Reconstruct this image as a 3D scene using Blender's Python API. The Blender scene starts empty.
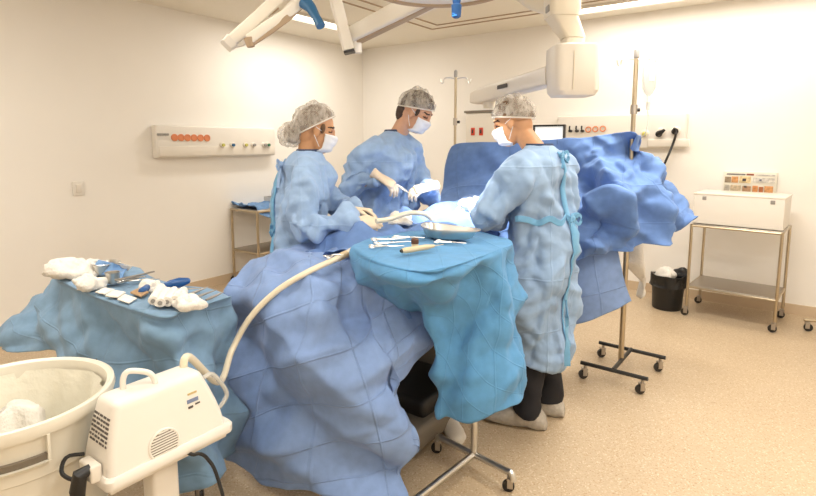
import bpy, bmesh, math, random
from mathutils import Vector, Matrix, noise
from mathutils.bvhtree import BVHTree
R = math.radians
random.seed(7)
S = bpy.context.scene
COL = S.collection

# ------------------------------------------------------------------ camera
FPX, CX, CY, CAMH = 530.0, 408.0, 208.0, 1.5      # 816x496 frame
PITCH, YAW = math.atan(.125), R(35.9)
cam_d = bpy.data.cameras.new('camera')
cam = bpy.data.objects.new('camera', cam_d); COL.objects.link(cam)
cam_d.sensor_fit = 'HORIZONTAL'; cam_d.sensor_width = 36
cam_d.lens = FPX / 816 * 36
cam_d.shift_y = -(248 - CY) / 816
cam_d.clip_start = .02
cam.location = (0, 0, CAMH)
cam.rotation_euler = (R(90) - PITCH, 0, YAW)
S.camera = cam
FW0 = Vector((-math.sin(YAW), math.cos(YAW), 0)); RT = Vector((math.cos(YAW), math.sin(YAW), 0)); UPW = Vector((0, 0, 1))
FW = FW0 * math.cos(PITCH) - UPW * math.sin(PITCH); UP = UPW * math.cos(PITCH) + FW0 * math.sin(PITCH)
EYE = Vector((0, 0, CAMH))
def ray(x, y): return RT * ((x - CX) / FPX) + UP * ((CY - y) / FPX) + FW
def P(x, y, d):                                   # surveyed point at a floor distance d
    r = ray(x, y); return EYE + r * (d / r.dot(FW0))
def PZ(x, y, z):                                  # surveyed point at a height z
    r = ray(x, y); return EYE + r * ((z - CAMH) / r.z)
def PX(x, y, X):
    r = ray(x, y); return EYE + r * (X / r.x)
def PY(x, y, Y):
    r = ray(x, y); return EYE + r * (Y / r.y)
def cv(r, d, z): return RT * r + FW0 * d + UPW * z

# ------------------------------------------------------------------ view, world, exposure
S.view_settings.view_transform = 'Standard'; S.view_settings.look = 'None'
S.view_settings.gamma = 1; S.view_settings.use_curve_mapping = False
S.view_settings.exposure = 0.08
W = bpy.data.worlds.new('world'); S.world = W; W.use_nodes = True
W.node_tree.nodes['Background'].inputs[0].default_value = (1, .93, .82, 1)
W.node_tree.nodes['Background'].inputs[1].default_value = .15

XL, XR, YB, YF, ZC = -4.84, 1.75, 5.63, -2.2, 2.74   # room

def area(name, loc, size, size_y, power, col=(1, .965, .905), parent=None, rot=(0, 0, 0), spread=None):
    l = bpy.data.lights.new(name, 'AREA'); l.shape = 'RECTANGLE'; l.size = size; l.size_y = size_y
    l.energy = power; l.color = col
    if spread: l.spread = spread
    o = bpy.data.objects.new(name, l); COL.objects.link(o); o.location = loc; o.rotation_euler = rot
    if parent: adopt(o, parent)
    return o
LAMP_PANEL, LAMP_STRIP, LAMP_SURG = 34, 21, 74          # watts of the added panels and the room's lamps

# ------------------------------------------------------------------ materials
def lin(c): 
    c /= 255.0
    return c / 12.92 if c <= .04045 else ((c + .055) / 1.055) ** 2.4
def rgb(t): return (lin(t[0]), lin(t[1]), lin(t[2]), 1)
def mat(name, c, rough=.6, metal=0, noise_amt=0, noise_scale=8, bump=0, bump_scale=60, emit=None, emit_s=0, sheen=0, spec=.5, trans=0, alpha=1, coat=0):
    m = bpy.data.materials.new(name); m.use_nodes = True
    nt = m.node_tree; b = nt.nodes['Principled BSDF']
    b.inputs['Base Color'].default_value = rgb(c); b.inputs['Roughness'].default_value = rough
    b.inputs['Metallic'].default_value = metal; b.inputs['Specular IOR Level'].default_value = spec
    if sheen: b.inputs['Sheen Weight'].default_value = sheen
    if coat: b.inputs['Coat Weight'].default_value = coat
    if trans: b.inputs['Transmission Weight'].default_value = trans
    if alpha < 1: b.inputs['Alpha'].default_value = alpha
    if emit: b.inputs['Emission Color'].default_value = rgb(emit); b.inputs['Emission Strength'].default_value = emit_s
    tc = nt.nodes.new('ShaderNodeTexCoord')
    if noise_amt:
        n = nt.nodes.new('ShaderNodeTexNoise'); n.inputs['Scale'].default_value = noise_scale; n.inputs['Detail'].default_value = 4
        nt.links.new(tc.outputs['Object'], n.inputs['Vector'])
        r = nt.nodes.new('ShaderNodeValToRGB'); cl = rgb(c)
        r.color_ramp.elements[0].position = .3; r.color_ramp.elements[1].position = .7
        r.color_ramp.elements[0].color = [v * (1 - noise_amt) for v in cl[:3]] + [1]
        r.color_ramp.elements[1].color = [min(1, v * (1 + noise_amt)) for v in cl[:3]] + [1]
        nt.links.new(n.outputs['Fac'], r.inputs['Fac']); nt.links.new(r.outputs['Color'], b.inputs['Base Color'])
    if bump:
        n2 = nt.nodes.new('ShaderNodeTexNoise'); n2.inputs['Scale'].default_value = bump_scale; n2.inputs['Detail'].default_value = 3
        nt.links.new(tc.outputs['Object'], n2.inputs['Vector'])
        bp = nt.nodes.new('ShaderNodeBump'); bp.inputs['Strength'].default_value = bump; bp.inputs['Distance'].default_value = .01
        nt.links.new(n2.outputs['Fac'], bp.inputs['Height']); nt.links.new(bp.outputs['Normal'], b.inputs['Normal'])
    return m

def cloth_mat(name, c, crease=.19, strength=.9, rough=.75, transl=.15):
    """non-woven fabric: fine fibre bump, packing creases every «crease» metres, a little light coming through"""
    m = mat(name, c, rough, spec=.25, sheen=.15)
    nt = m.node_tree; b = nt.nodes['Principled BSDF']
    tc = nt.nodes.new('ShaderNodeTexCoord')
    uv = nt.nodes.new('ShaderNodeUVMap') if crease else None
    n = nt.nodes.new('ShaderNodeTexNoise'); n.inputs['Scale'].default_value = 26; n.inputs['Detail'].default_value = 4
    nt.links.new(tc.outputs['Object'], n.inputs['Vector'])
    r = nt.nodes.new('ShaderNodeValToRGB'); cl = rgb(c)
    r.color_ramp.elements[0].position = .3; r.color_ramp.elements[1].position = .7
    r.color_ramp.elements[0].color = [v * .93 for v in cl[:3]] + [1]; r.color_ramp.elements[1].color = [min(1, v * 1.07) for v in cl[:3]] + [1]
    nt.links.new(n.outputs['Fac'], r.inputs['Fac']); nt.links.new(r.outputs['Color'], b.inputs['Base Color'])
    n2 = nt.nodes.new('ShaderNodeTexNoise'); n2.inputs['Scale'].default_value = 300
    nt.links.new(tc.outputs['Object'], n2.inputs['Vector'])
    bp = nt.nodes.new('ShaderNodeBump'); bp.inputs['Strength'].default_value = .12; bp.inputs['Distance'].default_value = .003
    nt.links.new(n2.outputs['Fac'], bp.inputs['Height'])
    last = bp
    if crease:
        sx = nt.nodes.new('ShaderNodeSeparateXYZ'); nt.links.new(uv.outputs[0], sx.inputs[0])
        hs = []
        for k, sp in (('X', crease), ('Y', crease * 1.15)):
            pp = nt.nodes.new('ShaderNodeMath'); pp.operation = 'PINGPONG'; pp.inputs[1].default_value = sp
            nt.links.new(sx.outputs[k], pp.inputs[0])
            # a tent with a kink at every multiple: facets tilt this way and that, as folded cloth opens
            hs.append(pp)
        ad = nt.nodes.new('ShaderNodeMath'); ad.operation = 'ADD'
        nt.links.new(hs[0].outputs[0], ad.inputs[0]); nt.links.new(hs[1].outputs[0], ad.inputs[1])
        ln = []
        for h, sp in ((hs[0], crease), (hs[1], crease * 1.15)):
            # narrow ridge at the folds (distance to 0 or to sp)
            a = nt.nodes.new('ShaderNodeMath'); a.operation = 'SUBTRACT'; a.inputs[1].default_value = sp / 2
            nt.links.new(h.outputs[0], a.inputs[0])
            ab = nt.nodes.new('ShaderNodeMath'); ab.operation = 'ABSOLUTE'; nt.links.new(a.outputs[0], ab.inputs[0])
            mr = nt.nodes.new('ShaderNodeMapRange'); mr.inputs['From Min'].default_value = sp / 2 - .006; mr.inputs['From Max'].default_value = sp / 2
            nt.links.new(ab.outputs[0], mr.inputs['Value']); ln.append(mr)
        mx = nt.nodes.new('ShaderNodeMath'); mx.operation = 'MAXIMUM'
        nt.links.new(ln[0].outputs[0], mx.inputs[0]); nt.links.new(ln[1].outputs[0], mx.inputs[1])
        m1 = nt.nodes.new('ShaderNodeMath'); m1.operation = 'MULTIPLY'; m1.inputs[1].default_value = .0034
        nt.links.new(mx.outputs[0], m1.inputs[0])
        m2 = nt.nodes.new('ShaderNodeMath'); m2.operation = 'MULTIPLY_ADD'; m2.inputs[1].default_value = .05
        nt.links.new(ad.outputs[0], m2.inputs[0]); nt.links.new(m1.outputs[0], m2.inputs[2])
        b2 = nt.nodes.new('ShaderNodeBump'); b2.inputs['Strength'].default_value = strength; b2.inputs['Distance'].default_value = 1.0
        nt.links.new(m2.outputs[0], b2.inputs['Height']); nt.links.new(bp.outputs['Normal'], b2.inputs['Normal'])
        last = b2
    nt.links.new(last.outputs['Normal'], b.inputs['Normal'])
    if transl:
        t = nt.nodes.new('ShaderNodeBsdfTranslucent'); nt.links.new(r.outputs['Color'], t.inputs['Color'])
        ms = nt.nodes.new('ShaderNodeMixShader'); ms.inputs[0].default_value = transl
        nt.links.new(b.outputs[0], ms.inputs[1]); nt.links.new(t.outputs[0], ms.inputs[2])
        nt.links.new(ms.outputs[0], nt.nodes['Material Output'].inputs['Surface'])
    return m

def floor_mat():
    m = mat('beige speckled vinyl', (214, 190, 156), .38, spec=.4)
    nt = m.node_tree; b = nt.nodes['Principled BSDF']
    tc = nt.nodes.new('ShaderNodeTexCoord')
    v = nt.nodes.new('ShaderNodeTexVoronoi'); v.inputs['Scale'].default_value = 170
    nt.links.new(tc.outputs['Object'], v.inputs['Vector'])
    sp = nt.nodes.new('ShaderNodeSeparateColor'); nt.links.new(v.outputs['Color'], sp.inputs[0])
    r = nt.nodes.new('ShaderNodeValToRGB'); e = r.color_ramp.elements
    e[0].position = 0; e[0].color = rgb((172, 144, 112)); e[1].position = 1; e[1].color = rgb((220, 204, 178))
    for p, c in ((.09, (190, 163, 130)), (.12, (192, 170, 141)), (.55, (198, 176, 147)), (.85, (187, 165, 134))):
        x = e.new(p); x.color = rgb(c)
    nt.links.new(sp.outputs[0], r.inputs['Fac'])
    n = nt.nodes.new('ShaderNodeTexNoise'); n.inputs['Scale'].default_value = 1.3; n.inputs['Detail'].default_value = 6
    nt.links.new(tc.outputs['Object'], n.inputs['Vector'])
    mx = nt.nodes.new('ShaderNodeMix'); mx.data_type = 'RGBA'; mx.blend_type = 'MULTIPLY'; mx.inputs['Factor'].default_value = .25
    rr = nt.nodes.new('ShaderNodeValToRGB'); rr.color_ramp.elements[0].position = .3; rr.color_ramp.elements[0].color = (.7, .66, .6, 1); rr.color_ramp.elements[1].position = .7
    nt.links.new(n.outputs['Fac'], rr.inputs['Fac'])
    nt.links.new(r.outputs['Color'], mx.inputs[6]); nt.links.new(rr.outputs['Color'], mx.inputs[7])
    nt.links.new(mx.outputs[2], b.inputs['Base Color'])
    return m

def net_mat(name, c, solid):
    """gauzy cap net: thin fibres and pleats over what is beneath"""
    m = mat(name, c, .8, spec=.3)
    nt = m.node_tree; b = nt.nodes['Principled BSDF']; tc = nt.nodes.new('ShaderNodeTexCoord')
    n = nt.nodes.new('ShaderNodeTexNoise'); n.inputs['Scale'].default_value = 34; n.inputs['Detail'].default_value = 5; n.inputs['Roughness'].default_value = .7
    mp = nt.nodes.new('ShaderNodeMapping'); mp.inputs['Scale'].default_value = (1, 1, .45)
    nt.links.new(tc.outputs['Object'], mp.inputs['Vector']); nt.links.new(mp.outputs[0], n.inputs['Vector'])
    r = nt.nodes.new('ShaderNodeMapRange'); r.inputs['From Min'].default_value = .36; r.inputs['From Max'].default_value = .66
    r.inputs['To Min'].default_value = solid - .22; r.inputs['To Max'].default_value = min(1, solid + .3)
    nt.links.new(n.outputs['Fac'], r.inputs['Value'])
    t = nt.nodes.new('ShaderNodeBsdfTransparent'); ms = nt.nodes.new('ShaderNodeMixShader')
    nt.links.new(r.outputs[0], ms.inputs[0]); nt.links.new(t.outputs[0], ms.inputs[1]); nt.links.new(b.outputs[0], ms.inputs[2])
    nt.links.new(ms.outputs[0], nt.nodes['Material Output'].inputs['Surface'])
    return m

M = {}
M['wall'] = mat('cream wall paint', (243, 238, 230), .55, noise_amt=.012, noise_scale=2, bump=.05, bump_scale=220, spec=.3)
M['ceil'] = mat('ceiling paint', (240, 234, 221), .7, noise_amt=.01, noise_scale=2, spec=.2)
M['base'] = mat('beige skirting', (206, 184, 155), .5)
M['floor'] = floor_mat()
M['drape'] = cloth_mat('blue table drape', (136, 163, 210), .2, 1.0)
M['screen'] = cloth_mat('blue screen drape', (110, 143, 198), .24, .7)
M['mayo'] = cloth_mat('turquoise mayo drape', (102, 164, 212), .17, .6, transl=.25)
M['table'] = cloth_mat('grey blue table drape', (138, 172, 202), .22, .7, transl=.25)
M['gown'] = cloth_mat('blue gown', (158, 186, 222), .24, .5)
M['gown2'] = cloth_mat('pale blue gown', (156, 183, 215), .24, .7)
M['tie'] = cloth_mat('turquoise gown edge', (122, 178, 216), 0, .5)
M['wrap'] = cloth_mat('blue wrap', (120, 160, 208), .1, .6)
M['skin'] = mat('skin', (204, 156, 124), .55, noise_amt=.05, noise_scale=30)
M['skin2'] = mat('tanned skin', (194, 144, 104), .55, noise_amt=.05, noise_scale=30)
M['lid'] = mat('eyelid', (150, 96, 68), .6)
M['white_eye'] = mat('eye white', (225, 218, 208), .3)
M['dark'] = mat('dark brow hair', (52, 36, 28), .7)
M['hair'] = mat('dark hair', (70, 52, 40), .7, noise_amt=.4, noise_scale=60)
M['hair2'] = mat('brown hair', (96, 70, 46), .7, noise_amt=.4, noise_scale=60)
M['net'] = net_mat('cap net', (206, 198, 186), .40)
M['band'] = mat('cap band', (214, 206, 194), .8)
M['mask'] = mat('white mask', (222, 223, 226), .8, bump=.1, bump_scale=120)
M['glove'] = mat('latex glove', (226, 206, 180), .5, noise_amt=.05, noise_scale=40, bump=.1, bump_scale=90)
M['scrub'] = mat('black trousers', (26, 25, 30), .85, bump=.2, bump_scale=40)
M['navy'] = mat('dark scrub collar', (52, 66, 96), .8)
M['cover'] = mat('grey shoe cover', (178, 170, 158), .85, noise_amt=.12, noise_scale=50, bump=.4, bump_scale=70)
M['steel'] = mat('stainless steel', (212, 209, 203), .3, 1)
M['steel_b'] = mat('brushed steel', (182, 174, 164), .38, 1)
M['warm_steel'] = mat('satin steel tube', (190, 176, 152), .3, 1)
M['dkmetal'] = mat('dark metal', (60, 58, 56), .4, .6)
M['white'] = mat('white plastic', (230, 224, 214), .38, noise_amt=.01)
M['white2'] = mat('white enamel', (226, 218, 205), .3)
M['cream'] = mat('cream plastic', (226, 220, 204), .4, noise_amt=.03, noise_scale=14)
M['cream_in'] = mat('translucent liner', (240, 236, 220), .45, bump=.5, bump_scale=26)
M['gauze'] = mat('gauze', (230, 225, 216), .95, noise_amt=.03, noise_scale=60, bump=.6, bump_scale=90)
M['black'] = mat('black plastic', (22, 21, 21), .45)
M['blackbag'] = mat('black bag', (16, 16, 17), .4, bump=.4, bump_scale=40)
M['grey'] = mat('grey plastic', (150, 146, 140), .5)
M['hose'] = mat('cream hose', (226, 214, 188), .35, coat=.3)
M['clear'] = mat('clear tube', (236, 232, 222), .15, trans=.55)
M['bag'] = mat('clear fluid bag', (196, 198, 194), .12, alpha=.5)
M['blue'] = mat('blue plastic', (26, 80, 140), .35)
M['lampblue'] = mat('blue lamp handle', (42, 98, 142), .4)
M['arm'] = mat('lamp arm enamel', (238, 231, 218), .4)
M['armtan'] = mat('tan lamp rim', (176, 152, 124), .5)
M['pend'] = mat('pendant enamel', (224, 214, 194), .45)
M['red'] = mat('red socket', (196, 60, 34), .4)
M['orange'] = mat('orange ring', (222, 140, 96), .5)
M['gold'] = mat('yellow green outlet', (196, 190, 96), .4)
M['green'] = mat('green outlet', (58, 120, 84), .4)
M['text'] = mat('dark print', (86, 80, 76), .7)
M['lightprint'] = mat('blue print', (120, 132, 160), .7)
M['amber'] = mat('amber print', (200, 176, 120), .7)
M['glow'] = mat('lamp diffuser', (255, 250, 240), .5, emit=(255, 246, 228), emit_s=4)
M['screenon'] = mat('bright screen', (230, 232, 232), .3, emit=(235, 240, 240), emit_s=.55)
M['tan'] = mat('tan handle', (206, 186, 150), .5)
M['tan2'] = mat('brown cap', (92, 58, 38), .5)
M['foil'] = mat('foil packet', (196, 160, 120), .4, .4)
M['pad'] = mat('dark mattress', (40, 42, 48), .7)
M['taupe'] = mat('taupe base', (120, 110, 96), .5)  # darkened to put the shade on the table base into its colour
M['photo'] = None

# ------------------------------------------------------------------ mesh kit
def link(name, verts, faces, m=None, parent=None, smooth=True, uvs=None):
    me = bpy.data.meshes.new(name); me.from_pydata([tuple(v) for v in verts], [], faces)
    if uvs:
        ul = me.uv_layers.new(name='UVMap')
        for lp in me.loops: ul.data[lp.index].uv = uvs[lp.vertex_index]
    bm = bmesh.new(); bm.from_mesh(me); bmesh.ops.recalc_face_normals(bm, faces=bm.faces)
    bm.to_mesh(me); bm.free()
    if smooth: me.polygons.foreach_set('use_smooth', [True] * len(me.polygons))
    o = bpy.data.objects.new(name, me); COL.objects.link(o)
    if m: me.materials.append(m)
    if parent is not None: adopt(o, parent)
    return o
def wm(o):
    b = o.matrix_basis.copy()
    return b if o.parent is None else wm(o.parent) @ o.matrix_parent_inverse @ b
def adopt(o, p):                                  # parts are modelled where they stand
    o.parent = p; o.matrix_parent_inverse = wm(p).inverted()
def tag(o, label=None, cat=None, group=None, kind=None):
    if label: o['label'] = label
    if cat: o['category'] = cat
    if group: o['group'] = group
    if kind: o['kind'] = kind
    return o
def empty(name, loc, label=None, cat=None, group=None, rz=0):
    o = bpy.data.objects.new(name, None); COL.objects.link(o); o.location = loc; o.rotation_euler = (0, 0, rz); o.empty_display_size = .05
    o['label'] = label; o['category'] = cat
    if group: o['group'] = group
    return o

class MB:
    def __init__(s): s.v = []; s.f = []
    def add(s, vs, fs, mtx=None):
        k = len(s.v)
        s.v += [(mtx @ Vector(v)) if mtx else Vector(v) for v in vs]
        s.f += [tuple(i + k for i in f) for f in fs]; return s
    def box(s, c, d, rz=0, bev=0, mtx=None):
        bm = bmesh.new(); bmesh.ops.create_cube(bm, size=1)
        for v in bm.verts: v.co = Vector((v.co.x * d[0], v.co.y * d[1], v.co.z * d[2]))
        if bev: bmesh.ops.bevel(bm, geom=bm.edges[:], offset=bev, segments=3, profile=.5, affect='EDGES')
        T = Matrix.Translation(Vector(c)) @ Matrix.Rotation(rz, 4, 'Z')
        if mtx: T = mtx @ T
        bm.verts.index_update()
        s.add([v.co.copy() for v in bm.verts], [[v.index for v in f.verts] for f in bm.faces], T); bm.free(); return s
    def loft(s, rings, cap=True, closed=True, mtx=None):
        n = len(rings[0]); vs = [v for r in rings for v in r]; fs = []
        for i in range(len(rings) - 1):
            for j in range(n if closed else n - 1):
                a = i * n + j; b = i * n + (j + 1) % n
                fs.append((a, b, b + n, a + n))
        if cap and closed:
            fs.append(tuple(range(n))[::-1]); k = (len(rings) - 1) * n; fs.append(tuple(range(k, k + n)))
        return s.add(vs, fs, mtx)
    def tube(s, pts, r, n=10, mtx=None, sq=1.0, round_end=False):
        pts = [Vector(p) for p in pts]; m = len(pts)
        rr = r if isinstance(r, (list, tuple)) else [r] * m
        if round_end:
            d0 = (pts[0] - pts[1]).normalized(); d1 = (pts[-1] - pts[-2]).normalized()
            a = [(pts[0] + d0 * rr[0] * k, rr[0] * q) for k, q in ((.95, .25), (.75, .65), (.4, .9))]
            b = [(pts[-1] + d1 * rr[-1] * k, rr[-1] * q) for k, q in ((.4, .9), (.75, .65), (.95, .25))]
            pts = [x[0] for x in a] + pts + [x[0] for x in b]; rr = [x[1] for x in a] + list(rr) + [x[1] for x in b]; m = len(pts)
        rings = []; up = None
        for i, p in enumerate(pts):
            t = (pts[min(i + 1, m - 1)] - pts[max(i - 1, 0)]).normalized()
            if up is None: up = Vector((0, 0, 1)) if abs(t.z) < .9 else Vector((1, 0, 0))
            side = t.cross(up).normalized(); up = side.cross(t).normalized()
            rings.append([p + side * (math.cos(2 * math.pi * k / n) * rr[i]) + up * (math.sin(2 * math.pi * k / n) * rr[i] * sq) for k in range(n)])
        return s.loft(rings, True, True, mtx)
    def lathe(s, prof, n=24, c=(0, 0, 0), mtx=None, sx=1, sy=1, cap=True):
        c = Vector(c)
        rings = [[c + Vector((math.cos(2 * math.pi * k / n) * r * sx, math.sin(2 * math.pi * k / n) * r * sy, z)) for k in range(n)] for r, z in prof]
        return s.loft(rings, cap, True, mtx)
    def ell(s, c, r, n=14, m=9, mtx=None):
        c = Vector(c)
        rings = []
        for i in range(m + 1):
            a = math.pi * max(.03, min(m - .03, i)) / m
            rings.append([c + Vector((r[0] * math.sin(a) * math.cos(2 * math.pi * k / n), r[1] * math.sin(a) * math.sin(2 * math.pi * k / n), -r[2] * math.cos(a))) for k in range(n)])
        return s.loft(rings, True, True, mtx)
    def cyl(s, c, r, h, n=20, mtx=None):
        return s.lathe([(r, -h / 2), (r, h / 2)], n, c, mtx)
    def torus(s, c, R0, r, n=20, k=8, mtx=None):
        rings = [[Vector(c) + Vector((math.cos(a) * (R0 + r * math.cos(b)), math.sin(a) * (R0 + r * math.cos(b)), r * math.sin(b))) for b in [2 * math.pi * q / k for q in range(k)]] for a in [2 * math.pi * i / n for i in range(n)]]
        rings.append(rings[0]); return s.loft(rings, False, True, mtx)
    def build(s, name, m=None, parent=None, smooth=True, edge=None):
        o = link(name, s.v, s.f, m, parent, False)
        if smooth:
            me = o.data; bm = bmesh.new(); bm.from_mesh(me); ca = math.cos(R(38))
            for f in bm.faces: f.smooth = True
            for e in bm.edges:
                if len(e.link_faces) == 2 and e.link_faces[0].normal.dot(e.link_faces[1].normal) < ca: e.smooth = False
            bm.to_mesh(me); bm.free()
        return o

def spline(pts, n):
    """Catmull-Rom through pts, n samples"""
    pts = [Vector(p) for p in pts]; m = len(pts); out = []
    for i in range(n):
        t = i / (n - 1) * (m - 1); k = min(int(t), m - 2); f = t - k
        p0 = pts[k - 1] if k > 0 else pts[0] * 2 - pts[1]; p1 = pts[k]; p2 = pts[k + 1]; p3 = pts[k + 2] if k + 2 < m else pts[-1] * 2 - pts[-2]
        out.append(.5 * ((2 * p1) + (p2 - p0) * f + (2 * p0 - 5 * p1 + 4 * p2 - p3) * f * f + (3 * p1 - p0 - 3 * p2 + p3) * f ** 3))
    return out

def crumple(p, sc, sharp=20):
    """height of a crumpled sheet: tilted facets meeting in soft creases"""
    q = p * sc; d, pt = noise.voronoi(q); h = w = 0
    for di, pi in zip(d, pt):
        g = noise.cell_vector(pi * 13.7 + Vector((.37, .11, .73)))
        wi = math.exp(-(di - d[0]) * sharp); h += wi * (Vector((g[0] - .5, g[1] - .5, g[2] - .5)).dot(q - pi) * 2 + (g[0] + g[1] - 1) * .35); w += wi
    return h / w / sc

_fr = random.Random(11)
FOLDS = [(Vector((_fr.gauss(0, 1), _fr.gauss(0, 1), _fr.gauss(0, 1))).normalized(), _fr.random() * 9, _fr.uniform(.75, 1.35)) for _ in range(7)]
def folds(q):
    """height of opened-out folded cloth: straight creases in a few directions, each fading in and out"""
    h = 0
    for d, ph, f in FOLDS:
        a = noise.noise(q * .42 + Vector((ph * 3, ph, -ph))) - .01
        if a <= 0: continue
        t = q.dot(d) * f + ph + .22 * noise.noise(q * .5 + Vector((-ph, ph * 2, ph)))
        h += min(1, a * 4) * (abs(t % 1 - .5) * 2 - .5) / f
    return h
def displace(o, layers, world=True, mask=None):
    me = o.data; me.update()
    ns = [v.normal.copy() for v in me.vertices]
    for v, nrm in zip(me.vertices, ns):
        k = mask(v.co) if mask else 1
        if k <= 0: continue
        h = 0
        for kind, sc, amp in layers:
            q = Vector((v.co.x * sc[0], v.co.y * sc[1], v.co.z * sc[2])) if isinstance(sc, tuple) else v.co * sc
            if kind == 'c': h += crumple(q, 1) * amp / (sc if not isinstance(sc, tuple) else sc[0])
            elif kind == 'f': h += folds(q) * amp / sc
            else: h += noise.noise(q) * amp
        v.co += nrm * (h * k)
    me.update()

def cloth(name, cols, nu, nv, m, layers, parent=None, thick=.0025, shift=(0, 0)):
    """a draped sheet: cols[u][v] are points from its top to its hem"""
    rows_n = len(cols[0])
    a = [spline(c, nv) for c in cols]
    g = [spline([a[u][j] for u in range(len(a))], nu) for j in range(nv)]          # g[v][u]
    vs, uvs, fs = [], [], []
    wid = [sum((g[j][i + 1] - g[j][i]).length for i in range(nu - 1)) for j in range(nv)]
    W0 = sum(wid) / nv
    for j in range(nv):
        for i in range(nu): vs.append(g[j][i])
    lenc = [0] * nu; lens = []
    for j in range(nv):
        if j:
            for i in range(nu): lenc[i] += (g[j][i] - g[j - 1][i]).length
        lens.append(list(lenc))
    for j in range(nv):
        for i in range(nu): uvs.append((i / (nu - 1) * W0 + shift[0], lens[j][i] * .6 + .4 * j / (nv - 1) * lens[j][nu // 2] + shift[1]))
    for j in range(nv - 1):
        for i in range(nu - 1):
            k = j * nu + i; fs.append((k, k + 1, k + nu + 1, k + nu))
    o = link(name, vs, fs, m, parent, True, uvs)
    displace(o, layers)
    if thick:
        md = o.modifiers.new('thickness', 'SOLIDIFY'); md.thickness = thick; md.offset = 0
    return o

def remesh(o, voxel, smooth=4, fac=.5):
    md = o.modifiers.new('r', 'REMESH'); md.mode = 'VOXEL'; md.voxel_size = voxel; md.use_smooth_shade = True
    sm = o.modifiers.new('s', 'SMOOTH'); sm.factor = fac; sm.iterations = smooth
    bpy.context.view_layer.update()
    dg = bpy.context.evaluated_depsgraph_get()
    me = bpy.data.meshes.new_from_object(o.evaluated_get(dg)); old = o.data
    ms = [m for m in old.materials]
    o.modifiers.clear(); o.data = me; bpy.data.meshes.remove(old); me.name = o.name
    if not me.materials:
        for m in ms: me.materials.append(m)
    me.polygons.foreach_set('use_smooth', [True] * len(me.polygons)); me.update()
    return o
def copy_tree(o, parent=None):
    c = o.copy(); COL.objects.link(c); c.parent = parent
    for ch in list(o.children): copy_tree(ch, c)
    return c
# ================================================================== the room
def slab(name, c, d, m):
    o = MB().box(c, d).build(name, m, smooth=False); o['kind'] = 'structure'; return o
slab('floor', ((XL + XR) / 2, (YB + YF) / 2, -.05), (XR - XL + .4, YB - YF + .4, .1), M['floor'])
slab('ceiling', ((XL + XR) / 2, (YB + YF) / 2, ZC + .05), (XR - XL + .4, YB - YF + .4, .1), M['ceil'])
slab('wall_left', (XL - .1, (YB + YF) / 2, ZC / 2), (.2, YB - YF, ZC), M['wall'])
slab('wall_right', (XR + .1, (YB + YF) / 2, ZC / 2), (.2, YB - YF, ZC), M['wall'])
slab('wall_back', ((XL + XR) / 2, YB + .1, ZC / 2), (XR - XL + .4, .2, ZC), M['wall'])
slab('wall_front', ((XL + XR) / 2, YF - .1, ZC / 2), (XR - XL + .4, .2, ZC), M['wall'])
slab('baseboard_left', (XL + .008, (YB + YF) / 2, .045), (.016, YB - YF, .09), M['base'])
slab('baseboard_back', ((XL + XR) / 2, YB - .008, .045), (XR - XL - .032, .016, .09), M['base'])
# ceiling track: two thin grooves that turn a corner
k = PZ(432, 29, ZC)
mb = MB()
for off in (0, .16):
    x0, y0 = k.x + off, k.y - off * .9
    mb.box(((x0 + XR) / 2 + .0, y0, ZC - .004), (XR - x0, .018, .008))
    mb.box((x0, (y0 + YF) / 2, ZC - .004), (.018, y0 - YF, .008))
o = mb.build('trim_1', M['armtan'], smooth=False); o['kind'] = 'structure'

# strip lamps in the ceiling, and the added panels
def strip_light(name, a, b, w, label, group=None, watt=0):
    c = (a + b) / 2; L = (b - a).length; ang = math.atan2((b - a).y, (b - a).x)
    e = empty(name, (c.x, c.y, ZC), label, 'ceiling light', group)
    T = Matrix.Translation(c) @ Matrix.Rotation(ang, 4, 'Z')
    f = MB()
    for sgn in (-1, 1):
        f.box((0, sgn * (w / 2 + .012), -.012), (L + .05, .024, .024), mtx=T); f.box((sgn * (L / 2 + .012), 0, -.012), (.024, w, .024), mtx=T)
    f.build('frame', M['white2'], e, smooth=False)
    MB().box((0, 0, -.004), (L, w, .008), mtx=T).build('diffuser', M['glow'], e, smooth=False)
    if watt: area('lamp', c - Vector((0, 0, .03)), L, w, watt, parent=e, rot=(0, 0, ang))
    return e
a = PZ(291, 9, ZC); b = PZ(352, 33, ZC); a.x = b.x = (a.x + b.x) / 2
strip_light('strip_light', a, b, .2, 'white glowing strip light on the ceiling behind the surgical lamp arm', None, LAMP_STRIP)
a = PZ(570, 11, ZC); a.y = min(a.y, YB - .35); b = Vector((a.x + 2.2, a.y, ZC))
strip_light('strip_light', a, b, .2, 'long glowing strip light on the ceiling along the back wall beside the pendant', None, LAMP_STRIP * .8)
for i, (x, y) in enumerate(((-2.9, .7), (-.7, .7), (-.6, 3.3), (-3.6, -1.1), (.6, -1.0), (.9, 1.9))):  # panels added out of view to light the room
    strip_light('added_panel_light', Vector((x - .5, y, ZC)), Vector((x + .5, y, ZC)), .5, 'added square white ceiling panel light, out of view above the room', 'added ceiling panel lights', LAMP_PANEL * (.6, .5, 1.25, .5, .5, 1)[i])

# ================================================================== wall mounted things
def panel_left(x0, y0, x1, y1, t, X=XL):      # box on the left wall between two surveyed corners
    a = PX(x0, y0, X); b = PX(x1, y1, X); return a, b
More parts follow.
